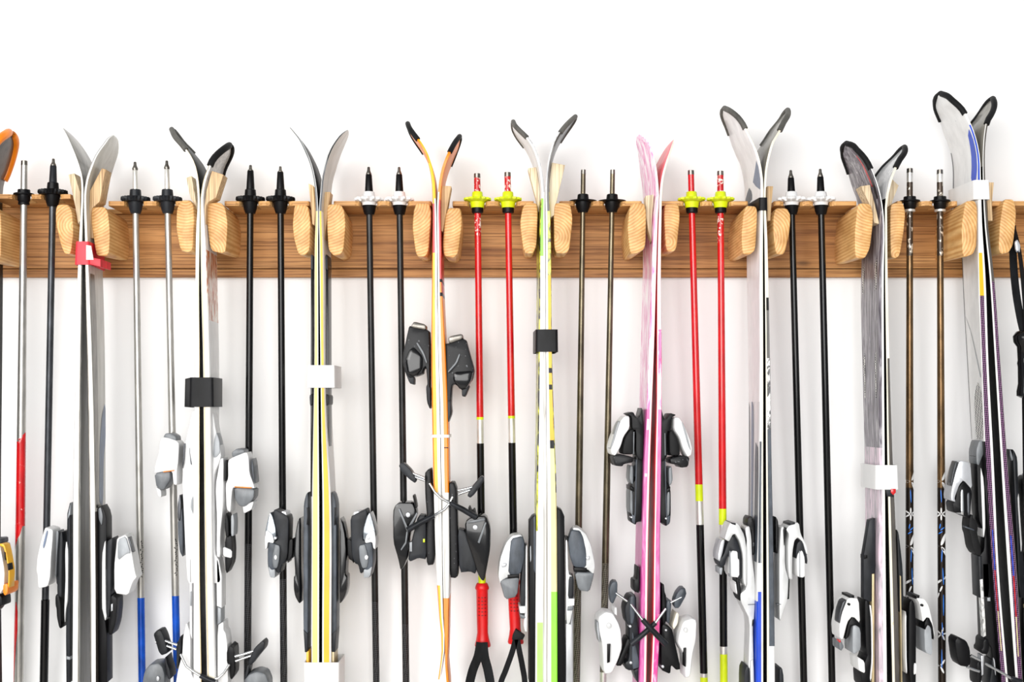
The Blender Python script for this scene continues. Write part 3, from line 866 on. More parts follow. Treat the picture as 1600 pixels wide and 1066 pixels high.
# ------------------------------------------------------------------ wooden wedges jammed between skis and pegs
WEDGES = [
 ([(107,273),(116,271),(125,300),(125,345),(122,350),(118,325)], 'wedge_pale', .05, .115, 'pale wooden wedge left of the red-strapped pair, against the ski with the pointed tip'),
 ([(159,263),(165,264.6),(154,325),(147,372),(138,372),(140.5,298)], 'wedge_wood', .06, .13, 'tan wooden wedge leaning on the broad grey ski tip'),
 ([(291,278),(299,275),(307,320),(306,350),(303,352),(301,325)], 'wedge_pale', .05, .11, 'slim pale wedge beside the grey capped ski tip'),
 ([(331,267),(349,273),(335,316),(326,350),(319,350),(319,330),(322,300)], 'wedge_wood', .07, .14, 'tan wooden wedge under the black capped ski tip'),
 ([(482,287),(489,290),(493,330),(491,352),(488,350),(486,325)], 'wedge_wood', .06, .125, 'thin wedge beside the ski with the pale yellow stripe'),
 ([(504,300),(516,300),(511.5,335),(507,376),(503,376)], 'wedge_wood', .06, .125, 'short wedge beside the ski with the bright yellow stripe'),
 ([(690.5,290),(705,291),(696,340),(692,362),(687,360),(687,330)], 'wedge_wood', .06, .125, 'wooden wedge beside the short orange ski'),
 ([(825,263),(841,261),(846,310),(844,334),(841,330),(838,312)], 'wedge_pale', .05, .105, 'cream wedge beside the white ski that turns pale green'),
 ([(862,254),(883,258),(869,317),(866,336),(860,340),(858,320),(858,290)], 'wedge_pale', .06, .13, 'broad cream wedge beside the ski with yellow and black bars'),
 ([(1009,306),(1022,304),(1023,350),(1019,380),(1013,360),(1010,340)], 'wedge_pale', .06, .14, 'blocky pale wedge in front of the flowered pink ski'),
 ([(1199,291),(1208,291),(1205,325),(1204,345),(1199,345)], 'wedge_wood', .05, .11, 'small wedge beside the grey sided ski under its grey tip cap'),
 ([(1345,291),(1359,289),(1367,320),(1374,350),(1366,348),(1358,318)], 'wedge_pale', .09, .14, 'pale wedge in front of the purple feather print ski'),
 ([(1394,280),(1404,290),(1394,315),(1391,340),(1386,340),(1386,315)], 'wedge_pale', .05, .1, 'pale wedge behind the cream edged dark ski'),
 ([(1541,285),(1553,285),(1550,318),(1551,345),(1544,345),(1543,320)], 'wedge_wood', .05, .125, 'wooden wedge beside the paper-wrapped tallest pair'),
]
WEDGE_SKI = [A1, A2, B1, B2, C1, C2, D2, E1, E2, F1, G2, H1, H2, I2]
WEDGE_PEG = [2, 3, 4, 5, 6, 7, 9, 10, 11, 12, 15, 16, 17, 19]
def wedge_outline(pts, ski, pegi, d0, d1):
    """keep a wedge between the ski it presses on and the peg beside it"""
    peg = chaikin([(X(x, PEG_D[pegi]), Z(y, PEG_D[pegi])) for x, y in PEGS[pegi]], 2)
    sg = -1 if ski.side == 'l' else 1
    out = []
    n = len(pts)
    for i in range(n):
        for k in range(6):
            u = k / 6
            px = pts[i][0] * (1 - u) + pts[(i + 1) % n][0] * u
            py = pts[i][1] * (1 - u) + pts[(i + 1) % n][1] * u
            x, z = X(px, d1), Z(py, d1)
            st = min(ski.st, key=lambda q: abs(q[4] - z))
            st = ski.at(st[0] + (st[4] - z) * 905)
            face = st[1] if sg < 0 else st[2]
            lim = [face - math.tan(st[7]) * (st[3] - d) for d in (d0, d1)]
            f = (min(lim) if sg < 0 else max(lim)) - sg * .0008
            xs = []
            for j in range(len(peg)):
                (xa, za), (xb, zb_) = peg[j], peg[(j + 1) % len(peg)]
                if (za - z) * (zb_ - z) <= 0 and za != zb_: xs.append(xa + (xb - xa) * (z - za) / (zb_ - za))
            if sg > 0:
                if xs: x = min(x, min(xs) + .0006)
                x = max(x, f)
            else:
                if xs: x = max(x, max(xs) - .0006)
                x = min(x, f)
            out.append((800 + x * FPX / (DCAM - d1), py))
    return out
for (pts, m, a, b, lb), sk, pi in zip(WEDGES, WEDGE_SKI, WEDGE_PEG):
    q = wedge_outline(pts, sk, pi, b - .022, b + .012)
    tag(prism('wooden_wedge', q, b - .022, b + .012, m, None, .0006, 0), lb, 'wedge', 'wedges jammed between skis and pegs')

# ------------------------------------------------------------------ ski poles
SEG = 20
def lathe(name, prof, cx, d, mats, parent, midx=None, teeth=None, seg=SEG):
    """prof: (z, r) from top to bottom; cx(z) axis; teeth: {row: (count, depth)} scallops that ring"""
    V = []; F = []; MI = []
    for k, (z, r) in enumerate(prof):
        for i in range(seg):
            a = 2 * math.pi * i / seg
            rr = r
            if teeth and k in teeth:
                cnt, dep = teeth[k]
                rr = r - dep * (.5 + .5 * math.cos(a * cnt))
            V.append((cx(z) + rr * math.cos(a), -(d(z) if callable(d) else d) + rr * math.sin(a), z))
    for k in range(len(prof) - 1):
        for i in range(seg):
            j = (i + 1) % seg
            F.append((k * seg + i, k * seg + j, (k + 1) * seg + j, (k + 1) * seg + i))
            MI.append(midx[k] if midx else 0)
    F.append(tuple(range(seg))); MI.append(midx[0] if midx else 0)
    m = len(prof) * seg
    F.append(tuple(range(m - seg, m))); MI.append(midx[-1] if midx else 0)
    return mobj(name, V, F, mats, parent, MI, angle=42)

def print_marks(name, cx, d, rad, marks, mats, parent):
    """flat print wrapped on a shaft: marks = (angle, z, length, width, tilt, material index)"""
    V = []; F = []; MI = []
    for a0, z0, ln, wd, tilt, mi in marks:
        b = len(V); n = 10
        for i in range(n):
            t_ = 2 * math.pi * i / n
            u, v = math.cos(t_) * wd / 2, math.sin(t_) * ln / 2
            du = u * math.cos(tilt) - v * math.sin(tilt); dz = u * math.sin(tilt) + v * math.cos(tilt)
            z = z0 + dz
            r = rad(z) + .0004
            a = a0 + du / r
            V.append((cx(z) + r * math.sin(a), -(d(z) if callable(d) else d) - r * math.cos(a), z))
        c = len(V)
        r = rad(z0) + .0007
        V.append((cx(z0) + r * math.sin(a0), -(d(z0) if callable(d) else d) - r * math.cos(a0), z0))
        for i in range(n):
            F.append((b + i, b + (i + 1) % n, c)); MI.append(mi)
    return mobj(name, V, F, mats, parent, MI)

# the poles hang from their baskets and lean back until the grips rest against the wall
def pole_d(z): return max(.02, POLE_D + .004 - .075 * (1.765 - z))
def Zp(y):
    z = Z(y, POLE_D)
    for _ in range(4): z = Z(y, pole_d(z))
    return z

def pole(xt, yt, xb, segs, tip, basket, label, side='r', length=1.16, r0=.0052, r1=.0068, ytip=None, grip='pole_black', xm=None, group='ski poles hanging tip up on the shelf'):
    zt = Zp(yt)
    d = pole_d
    def cx(z):
        py = YH - (z - ZH) * FPX / (DCAM - d(z))
        return X(xt + (xb - xt) * (py - yt) / (1066 - yt), d(z))
    def rad(z):
        u = max(0, min(1, (zt - z) / .6))
        return r0 + (r1 - r0) * u
    zend = zt - length
    zsh = ZS[side]
    root = thing('ski_pole', (cx(zend), -d(zend), zend), label, 'ski pole', group)
    # shaft, painted in lengths
    keys = []; prof = []; mi = []
    top = zt if tip[0] == 'bare' else Zp(tip[1])
    cuts = [top]
    for y0, y1, k in segs:
        cuts += [Zp(y0), Zp(y1)]
    zs = []
    for y0, y1, k in segs:
        a, b = min(Zp(y0), top), max(Zp(y1), zend)
        if a <= b: continue
        if k not in keys: keys.append(k)
        n = max(1, int((a - b) / .12))
        for i in range(n):
            prof.append((a + (b - a) * i / n, 0)); mi.append(keys.index(k))
        last = b
    prof.append((last, 0))
    prof = [(z, rad(z)) for z, _ in prof]
    lathe('shaft', prof, cx, d, keys, root, mi)
    # tip
    if tip[0] == 'bare':
        lathe('tip', [(zt + .001, rad(zt) * .7), (zt + .0005, rad(zt) * 1.0), (zt - .007, rad(zt) * 1.04), (zt - .007, rad(zt) * .9)], cx, d, 'steel_dark', root)
    else:
        zf = Zp(tip[1])       # ferrule foot
        fm = tip[2]
        zc = zt - (zt - zf) * (tip[3] if len(tip) > 3 else .22)
        fr = [(zc, .0034), (zc - .001, .0040), (zf + .004, .0046), (zf - .05, .0050), (zf - .051, .004)] if fm == 'alu_bright' else [(zc, .0042), (zc - .002, .0055), (zf + .004, .0072), (zf - .012, .0078), (zf - .02, .0060)]
        lathe('ferrule', fr, cx, d, fm, root)
        lathe('tip', [(zt, .0016), (zt - .001, .0024), (zt - .006, .0027), (zt - .008, .0034), (zc, .0050), (zc - .003, .0046)], cx, d, 'steel_dark', root)
    # basket
    kind, bm_, cm = basket
    zb = zsh + .0002
    if kind == 'tooth':
        lathe('basket', [(zb + .022, .0085), (zb + .021, .0095), (zb + .008, .0105), (zb + .006, .013), (zb + .006, .0225), (zb + .0085, .0250), (zb + .004, .0257), (zb, .0222), (zb, .0128), (zb - .012, .0112), (zb - .02, .0085), (zb - .02, .006)],
              cx, d, bm_, root, teeth={4: (22, .002), 5: (22, .0035), 6: (22, .003)}, seg=88)
    elif kind == 'thin':
        lathe('basket', [(zb + .014, .008), (zb + .013, .0095), (zb + .004, .0105), (zb + .003, .014), (zb + .0022, .0245), (zb + .0005, .0252), (zb, .0128), (zb - .008, .0122), (zb - .018, .0085), (zb - .018, .006)], cx, d, bm_, root, seg=40)
    elif kind == 'bowl':
        lathe('basket', [(zb + .018, .0082), (zb + .017, .0092), (zb + .007, .0102), (zb + .006, .0125), (zb + .0055, .0225), (zb + .007, .0243), (zb + .0035, .0246), (zb + .0015, .0200), (zb, .0132), (zb - .010, .0112), (zb - .010, .006)],
              cx, d, bm_, root, teeth={4: (16, .002), 5: (16, .004), 6: (16, .003)}, seg=64)
        lathe('collar', [(zb - .009, .0085), (zb - .0095, .0105), (zb - .018, .0102), (zb - .0195, .0085), (zb - .0195, .006)], cx, d, cm, root)
    elif kind == 'snow':
        lathe('basket', [(zb + .018, .0088), (zb + .017, .0098), (zb + .010, .0108), (zb + .006, .016), (zb + .004, .0225), (zb + .007, .0255), (zb + .003, .0262), (zb, .0205), (zb, .0130), (zb - .006, .0115), (zb - .006, .006)],
              cx, d, bm_, root, teeth={4: (7, .004), 5: (14, .006), 6: (14, .006), 7: (7, .003)}, seg=84)
        lathe('collar', [(zb - .005, .009), (zb - .006, .0125), (zb - .016, .0105), (zb - .022, .0085), (zb - .022, .006)], cx, d, cm, root)
    elif kind == 'ring':
        lathe('basket', [(zb + .010, .007), (zb + .0095, .0105), (zb + .003, .011), (zb + .0028, .0175), (zb + .0004, .018), (zb, .011), (zb - .009, .0105), (zb - .013, .0085), (zb - .013, .006)], cx, d, bm_, root, seg=32)
        lathe('collar', [(zb - .012, .0075), (zb - .013, .0098), (zb - .0165, .0095), (zb - .017, .0075), (zb - .017, .006)], cx, d, cm, root)
    # grip at the low end, below the frame unless the pole is short
    if grip:
        zg = zend
        g = lathe('grip', [(zg + .13, .0085), (zg + .128, .0125), (zg + .12, .0140), (zg + .116, .0122), (zg + .10, .0112), (zg + .055, .0122), (zg + .02, .0116), (zg + .01, .0128), (zg + .002, .0142), (zg - .006, .0142), (zg - .010, .011)], cx, d, grip, root)
    return root, cx, rad

# silver pole with red spirals
root, cx, rad = pole(38, 252, 29, [(252,690,'alu'),(690,822,'red_fleck'),(822,1300,'alu')], ('bare',), ('ring','black','black'),
    'silver pole with red painted lengths, next to the orange tipped ski', 'l', r0=.0054, r1=.0084)
z1, z2 = Zp(676), Zp(842)
def wrap_patch(name, rows, mat):
    # paint patch on the shaft: rows of (image row, angle from, angle to)
    V = []; F = []
    n = 9
    for y, a0, a1 in rows:
        z = Zp(y); r = rad(z) + .0003
        for i in range(n):
            a = a0 + (a1 - a0) * i / (n - 1)
            V.append((cx(z) + r * math.sin(a), -pole_d(z) - r * math.cos(a), z))
    for k in range(len(rows) - 1):
        for i in range(n - 1):
            F.append((k * n + i, k * n + i + 1, (k + 1) * n + i + 1, (k + 1) * n + i))
    mobj(name, V, F, mat, root)
wrap_patch('red_paint', [(676, 1.3, 1.5), (680, .6, 1.5), (686, -.4, 1.5), (692, -1.5, 1.5)], 'red_fleck')
wrap_patch('red_paint', [(820, -1.5, .9), (835, -1.5, .3), (846, -1.5, -.4), (856, -1.5, -.9), (862, -1.5, -1.4)], 'red_fleck')
wrap_patch('red_paint', [(940, -.5, -.3), (955, -.7, .0), (985, -1.0, .0), (1010, -1.3, -.3), (1040, -1.5, -.6), (1066, -1.5, -.8), (1080, -1.5, -.9)], 'red_fleck')
# telescopic dark pole
root, cx, rad = pole(83.5, 248, 68.5, [(300,936,'gunmetal'),(936,1300,'pole_black')], ('f', 298, 'charcoal', .2), ('tooth','black','black'),
    'dark grey telescopic pole with a toothed black basket, by the red-strapped pair', 'l', r0=.0056, r1=.0062)
zj = Zp(937)
lathe('clamp_sleeve', [(zj, .0058), (zj - .001, .0074), (zj - .16, .0074), (zj - .161, .0058)], cx, pole_d, 'pole_black', root)
# silver / blue poles
for xt, yt, xb, yb, lb in ((211, 253, 222, 934, 'silver and blue pole beside the red-strapped pair, grey toothed basket'), (260.5, 251, 277, 931, 'silver and blue pole beside the black-strapped white pair, grey toothed basket')):
    root, cx, rad = pole(xt, yt, xb, [(300,yb,'alu'),(yb,1300,'blue')], ('f', 300, 'alu_bright', .22), ('tooth','charcoal','black'), lb, 'r', r0=.0052, r1=.0066)
    mk = []
    for k in range(9):
        mk.append((.55 + .25 * math.sin(k * 2.1), Zp(yb - 88 + k * 6.5), .0042, .0016, random.uniform(-1.2, 1.2), 0))
        mk.append((.75 + .2 * math.sin(k * 1.3), Zp(yb - 85 + k * 6.5), .0036, .0014, random.uniform(-1.2, 1.2), 0))
    print_marks('ink_marks', cx, pole_d, rad, mk, ['black'], root)
# black poles
pole(391.5, 258, 386.7, [(300,850,'pole_black'),(850,1300,'carbon')], ('f', 298, 'black', .2), ('tooth','black','black'), 'black pole beside the black-strapped white pair, toothed black basket', 'r', r0=.0056, r1=.0066)
pole(438, 260, 443.5, [(300,905,'pole_black'),(905,1300,'carbon')], ('f', 300, 'black', .2), ('tooth','black','black'), 'black pole beside the pale yellow striped ski, toothed black basket', 'r', r0=.0056, r1=.0064)
pole(576, 261, 588, [(300,940,'pole_grey'),(940,1300,'carbon')], ('f', 304, 'black', .25), ('snow','white','black'), 'dark grey pole with white basket beside the bright yellow striped ski', 'r', r0=.0054, r1=.0060)
pole(623.5, 261, 634.5, [(300,975,'pole_grey'),(975,1300,'carbon')], ('f', 304, 'black', .25), ('snow','white','black'), 'dark grey pole with white basket beside the short orange pair', 'r', r0=.0054, r1=.0062)
# short red poles with grips in view
def red_grip(root, cx, y0, y1, dx0, dx1, label_strap):
    d = pole_d
    za, zb = Zp(y0), Zp(y1)
    def gx(z): return cx(z) + (dx0 + (dx1 - dx0) * (za - z) / (za - zb)) * (DCAM - d(z)) / FPX
    h = za - zb
    lathe('grip', [(za, .0085), (za - .001, .0098), (za - h * .06, .0122), (za - h * .085, .0128), (za - h * .10, .0118), (za - h * .12, .0106), (za - h * .5, .0104), (za - h * .78, .0098), (za - h * .88, .0118), (za - h * .97, .0145), (za - h * .995, .0138), (zb, .009)], gx, d, 'grip_red', root)
    rr = lambda z: .0104
    mk = []
    for k in range(6):
        for a in (-.55, .0, .55):
            mk.append((a, za - h * (.22 + .055 * k), .0022, .0042, 0, 0))
    print_marks('grip_grooves', gx, d, rr, mk, ['groove_red'], root)
    return gx
RS = [(255,652,'red'),(652,656,'yellow_neon'),(656,693,'alu_bright')]
root, cx, rad = pole(745.5, 272, 755, [(272,312,'red_chip'),(312,370,'red_chip'),(370,430,'red_fleck'),(430,652,'red'),(652,656,'yellow_neon'),(656,693,'alu_bright'),(693,885,'pole_black'),(885,925,'yellow_neon')], ('bare',), ('bowl','yellow_neon','black'),
    'red pole with yellow basket beside the short orange pair, red grip and black strap below', 'r', r0=.0056, r1=.0068, length=.76, grip=None)
red_grip(root, cx, 911, 1011, 0, 0, '')
s_ = [(751,1004),(747,1026),(738,1050),(733,1080),(740,1120),(752,1136),(764,1120),(767,1080),(763,1050),(757,1026),(755,1004)]
ribbon('wrist_strap', [(x, y, .072 + .002 * math.sin(i)) for i, (x, y) in enumerate(s_)], .016, 'strap_web', root)
root, cx, rad = pole(793, 270, 806, [(270,312,'red_chip'),(312,345,'red_fleck'),(345,650,'red'),(650,654,'yellow_neon'),(654,692,'alu_bright'),(692,915,'pole_black')], ('bare',), ('bowl','yellow_neon','black'),
    'red pole with yellow basket beside the lime pair, its grip behind a silver binding', 'r', r0=.0056, r1=.0068, length=.75, grip=None)
gx = red_grip(root, cx, 902, 1006, -1.5, 1.0, '')
prism('strap_buckle', [(801,994),(806,984),(820,994),(817,1000),(800,1000)], .056, .073, 'rubber', root, .001, 0)
s_ = [(806,998),(800,1020),(790,1048),(782,1070),(778,1110),(795,1135),(815,1110),(820,1070),(816,1040),(811,1015),(808,998)]
ribbon('wrist_strap', [(x, y, .069) for x, y in s_], .010, 'strap_web', root)
# bronze pair
pole(911.5, 266, 900.8, [(266,905,'bronze'),(905,1300,'carbon_bronze')], ('bare',), ('thin','black','black'), 'grey bronze pole with thin black disc basket beside the lime pair', 'r', r0=.0042, r1=.0064)
pole(957.3, 266, 942.5, [(266,880,'bronze'),(880,1050,'carbon_bronze'),(1050,1300,'alu_bright')], ('bare',), ('thin','black','black'), 'grey bronze pole with thin black disc basket beside the pink flowered ski', 'r', r0=.0042, r1=.0064)
# long red poles
pole(1079.5, 267, 1100, [(267,650,'red'),(650,757,'red'),(757,783,'yellow_neon'),(783,820,'alu_bright'),(820,1052,'pole_black'),(1052,1058,'alu_bright'),(1058,1300,'yellow_neon')], ('bare',), ('bowl','yellow_neon','black'), 'red pole with yellow basket beside the pink flowered pair, black lower shaft', 'r', r0=.0054, r1=.0070)
pole(1125.5, 268, 1131, [(268,300,'red_chip'),(300,380,'red_chip'),(380,430,'red_fleck'),(430,795,'red'),(795,820,'yellow_neon'),(820,850,'alu_bright'),(850,1010,'pole_black'),(1010,1022,'alu_bright'),(1022,1300,'yellow_neon')], ('bare',), ('bowl','yellow_neon','black'), 'chipped red pole with yellow basket beside the broad white and blue ski', 'r', r0=.0056, r1=.0070)
pole(1235.5, 266, 1256, [(300,1300,'pole_black')], ('f', 310, 'black', .25), ('snow','white','black'), 'black pole with white basket beside the black and white printed ski', 'r', r0=.0054, r1=.0064)
pole(1281.5, 264, 1300, [(300,1300,'pole_black')], ('f', 310, 'black', .25), ('snow','white','black'), 'black pole with white basket standing closer to the purple feather print ski', 'r', r0=.0056, r1=.0064)
# bronze poles with flower print
for xt, yt, xb, lb, ph in ((1421.5, 264, 1421, 'chipped bronze pole with blue and white flowers beside the cream edged dark ski', 0.0), (1468.5, 266, 1472, 'chipped bronze pole with blue and white flowers beside the tallest ski pair', -.35)):
    root, cx, rad = pole(xt, yt, xb, [(yt,285,'alu_bright'),(285,400,'bronze_chip'),(400,730,'bronze_dark'),(730,762,'bronze_dark'),(762,1300,'bronze_black')], ('bare',), ('ring','black','alu_bright'), lb, 'r', r0=.0052, r1=.0070)
    mk = []
    def fl(y, a, n, ln, m, rot=0):
        for k in range(n):
            an = rot + 2 * math.pi * k / n
            z = Zp(y)
            mk.append((a + math.sin(an) * ln * .55 / .0068, z + math.cos(an) * ln * .55, ln, ln * .26, -an, m))
    for y, a, n, ln, rot in ((752,.1,3,.022,.5),(803,.0,6,.011,0),(853,-.2,3,.024,.4),(905,.3,2,.016,1.0),(925,-.5,2,.012,.4),(990,.0,5,.012,.2),(1040,-.4,3,.014,.6)):
        fl(y, a + ph, n, ln, 0, rot)
    for y, a, ln, tl in ((775,.0,.03,.05),(822,-.3,.012,-.2),(826,.25,.012,-.9),(832,-.2,.012,-1.0),(868,.1,.03,-.05),(900,.4,.04,.05),(945,.45,.05,0),(985,.2,.04,.05),(1030,.0,.05,0)):
        mk.append((a + ph, Zp(y), ln * .8, .0019, tl, 1))
    print_marks('flower_print', cx, pole_d, rad, mk, ['white', 'blue_print'], root)
# pole hanging by its strap at the end of the rack
d = .165
root = thing('ski_pole', (X(1612, d), -d, .62), 'black pole grip hanging by its webbing strap past the tallest ski pair', 'ski pole', 'ski poles hanging grip up')
zg = Z(522, d)
gcx = lambda z: X(1603, d) + (zg - z) * .012
lathe('grip', [(zg + .006, .010), (zg + .004, .016), (zg - .004, .0215), (zg - .014, .0205), (zg - .022, .015), (zg - .045, .0140), (zg - .05, .0150), (zg - .056, .0140), (zg - .085, .0140), (zg - .098, .0165), (zg - .106, .0165), (zg - .11, .009)], gcx, d, 'black_gloss', root, seg=24)
lathe('shaft', [(zg - .108, .0078), (zg - .5, .0074), (zg - .98, .0058)], gcx, d, 'pole_black', root)
ribbon('wrist_strap', [(1581.5,352,.103),(1582.5,385,.118),(1584,420,.14),(1588,460,.155),(1595,500,.163),(1601,524,.165)], .013, 'strap_web', root)
ribbon('wrist_strap', [(1583,352,.107),(1591.5,386,.130),(1597,425,.152),(1601,470,.164),(1604,524,.168)], .011, 'strap_web', root, turn=.6)
prism('buckle', [(1586,378),(1590,374),(1595,384),(1593,396),(1588,392)], .132, .138, 'silver', root, .001, 1)

# ------------------------------------------------------------------ bindings: toe and heel pieces screwed to each ski
def zf(ox, oy, s):
    return lambda pts: [(ox + x / s, oy + y / s) for x, y in pts]
def mir(pts, m, dy=0):
    return [(2 * m - x, y + dy) for x, y in pts]

def binding(ski, conv, parts, d0=.088, d1=.136):
    """parts: (name, material, outline, layer, options); the first is the part of the ski, the rest its pieces"""
    head = None
    for p in parts:
        nm, mk, pts, k = p[:4]
        op = p[4] if len(p) > 4 else {}
        b = op.get('d0', d0 + .0008 * (k % 5)); f = op.get('d1', d1 + .0026 * k)
        q = conv(pts)
        xs = [x for x, _ in q]; x0, x1 = min(xs), max(xs); xm = (x0 + x1) / 2
        e = max(0, f - b - .004) * (xm - 800) / DCAM + math.tan(ski.yaw) * (f - b) * FPX / DCAM   # px of flank that shows beside the front face
        k = max(.55, 1 - abs(e) / max(1e-6, x1 - x0))
        if x1 - x0 > 5: q = [((x1 - (x1 - x) * k) if e > 0 else (x0 + (x - x0) * k), y) for x, y in q]
        o = prism(nm, q, b, f, mk, ski.root if head is None else head, op.get('r', .002), op.get('s', 1), ski.yaw if op.get('yaw', True) else 0)
        if head is None: head = o
    return head

def circ(x, y, r, n=10): return [(x + r * math.cos(2 * math.pi * i / n), y + r * math.sin(2 * math.pi * i / n)) for i in range(n)]

def brake(ski, conv, rods=(), sleeves=(), pads=(), d=.151):
    """wire ski brake: bent wires, moulded sleeves and end pads"""
    head = None
    for pts in rods:
        q = [conv([p[:2]])[0] + ((p[2],) if len(p) > 2 else ()) for p in pts]
        o = rod('brake_wire', q, .0022, 'chrome', head or ski.root, d)
        head = head or o
    for pts in sleeves:
        q = [conv([p[:2]])[0] + ((p[2],) if len(p) > 2 else ()) for p in pts]
        rod('brake_arm', q, .0044, 'charcoal', head, d + .002, 8, .0052)
    for pts, a, b, m in pads:
        prism('brake_pad', conv(pts), a, b, m, head, .003, 1)
    return head

# --- leftmost ski
c = zf(0, 780, 4.008)
binding(J, c, [
 ('toe_binding', 'silver_paint', [(-90,280),(40,282),(60,340),(88,450),(82,560),(40,600),(-40,570),(-90,580)], 0),
 ('adjuster_cap', 'slate', [(-60,250),(40,248),(44,282),(-60,286)], -1),
 ('rim', 'amber', [(0,278),(40,285),(62,345),(88,450),(82,560),(74,540),(80,450),(52,350),(30,300),(0,292)], 1, {'d0': .1130}),
 ('slot', 'black', [(25,330),(38,335),(46,385),(34,380)], 2, {'d0': .1230, 's': 0, 'r': .001}),
 ('slot', 'black', [(44,405),(54,405),(60,445),(50,448)], 2, {'d0': .1230, 's': 0, 'r': .001}),
 ('lip', 'orange', [(20,535),(76,530),(72,590),(40,606),(18,588)], 1),
 ('lever', 'black', [(-90,575),(15,585),(35,600),(60,615),(64,668),(40,676),(22,640),(-5,700),(-90,740)], -1)])
binding(J, c, [('binding_plate', 'charcoal', [(-190,-60),(-120,-60),(-100,40),(-90,300),(-90,1066),(-190,1066)], -2)])

# --- red-strapped pair: white toe pieces
c = zf(0, 780, 4.008)
binding(A1, c, [
 ('binding_plate', 'charcoal', [(457,25),(428,90),(422,250),(438,330),(438,640),(418,690),(412,850),(416,1150),(460,1150)], -1, {'s': 0}),
 ('plate_bevel', 'ash', [(457,22),(430,88),(424,125),(452,92)], 0, {'s': 0, 'r': .001}),
 ('wear_strip', 'ash', [(416,985),(456,990),(456,1008),(416,1005)], 0, {'s': 0, 'r': .0008})])
binding(A1, c, [
 ('toe_binding', 'charcoal', [(385,205),(418,208),(424,260),(414,420),(412,620),(372,610),(356,590),(362,400),(372,250)], 0),
 ('side_rail', 'silver_paint', [(425,258),(444,330),(440,620),(416,700),(408,785),(403,690),(412,560),(416,500),(412,330)], 1),
 ('toe_cover', 'white', [(300,185),(315,178),(375,192),(374,240),(360,350),(350,490),(328,548),(243,562),(236,470),(226,450),(233,370),(265,270)], 1, {'r': .0036}),
 ('cover_trim', 'grey', [(352,200),(380,200),(382,220),(362,360),(352,490),(346,480),(354,350)], 2, {'r': .0012, 'd0': .1030}),
 ('window_strip', 'slate_blue', [(308,196),(322,204),(290,290),(272,312),(268,290)], 2, {'d0': .1130, 'r': .001}),
 ('neck', 'charcoal', [(360,340),(385,300),(385,560),(350,520)], -1),
 ('lever', 'black', [(346,612),(360,596),(385,606),(405,660),(412,812),(390,806),(364,740),(360,690),(348,665)], 0)])
binding(A2, c, [
 ('binding_plate', 'black', [(608,60),(650,40),(680,78),(695,120),(697,300),(684,600),(682,740),(700,860),(702,1150),(620,1150)], -1, {'s': 0}),
 ('plate_bevel', 'grey', [(614,62),(645,50),(668,108),(656,168),(622,128)], 0, {'r': .001})])
binding(A2, c, [
 ('toe_binding', 'charcoal', [(672,268),(690,258),(735,242),(730,300),(716,420),(714,640),(694,745),(670,740),(666,400)], 0),
 ('side_rail', 'silver_paint', [(668,270),(680,262),(676,420),(682,700),(692,735),(675,765),(655,720),(638,680),(640,350)], 1),
 ('toe_cover', 'white_worn', [(735,245),(800,222),(820,235),(850,320),(880,465),(892,490),(860,520),(825,606),(714,592),(712,420),(728,300)], 1, {'r': .0036}),
 ('window', 'ash', [(737,255),(798,232),(836,340),(800,345),(735,388)], 2, {'d0': .1130, 'r': .0015}),
 ('window_edge', 'gunmetal', [(800,240),(812,240),(845,335),(832,330)], 3, {'d0': .1230, 'r': .0008, 's': 0}),
 ('lever', 'black', [(690,620),(720,600),(766,622),(768,680),(752,780),(715,852),(678,850),(678,780),(694,745),(688,680)], 0),
 ('lever_pin', 'silver', [(694,660),(716,655),(716,700),(694,705)], 1, {'d0': .1130, 's': 0, 'r': .0012})])

# --- white pair
c = zf(230, 640, 4.008)
binding(B1, c, [
 ('binding_plate', 'white', [(300,10),(330,0),(330,1090),(262,1090),(246,930),(228,600),(218,470),(226,350),(240,215),(270,120)], -1),
 ('slit', 'gunmetal', [(262,230),(268,280),(286,350),(272,340)], 0, {'d0': .1230, 'r': .0006}),
 ('recess', 'ash', [(286,540),(288,660),(272,620),(274,570)], 0, {'d0': .1230, 'r': .0008})])
binding(B1, c, [
 ('toe_binding', 'white', [(100,172),(150,178),(212,195),(232,215),(226,330),(216,380),(216,475),(188,470),(178,385),(110,390),(42,402),(48,350),(75,280),(85,200)], 0, {'r': .0036}),
 ('adjuster_cap', 'grey', [(104,165),(118,150),(165,148),(206,168),(210,198),(150,192),(102,182)], -1),
 ('visor', 'grey', [(42,400),(176,382),(180,440),(122,508),(60,490)], 1, {'r': .0036}),
 ('visor_edge', 'orange', [(100,388),(176,379),(176,385),(100,394)], 2, {'d0': .1230, 'r': .0005, 's': 0}),
 ('lip', 'white', [(54,486),(112,505),(116,550),(82,546)], -1),
 ('slit', 'gunmetal', [(226,216),(237,212),(230,330),(218,376)], 1, {'r': .0008}),
 ('lever', 'gunmetal', [(215,524),(229,600),(216,697),(192,692),(190,600)], 0),
 ('lever_foot', 'slate', [(192,690),(216,700),(231,610),(242,700),(249,928),(215,890),(196,800)], -1)])
binding(B2, c, [
 ('binding_plate', 'white', [(400,0),(424,40),(440,130),(480,240),(484,300),(430,400),(424,480),(430,900),(470,950),(490,1090),(400,1090)], -1),
 ('plate_bevel', 'ash', [(412,300),(420,200),(440,140),(466,190),(474,270),(440,300)], 0, {'r': .0012, 'd0': .1030}),
 ('cover', 'white', [(470,310),(506,302),(498,620),(472,780),(472,930),(436,920),(440,680),(426,480)], 0)])
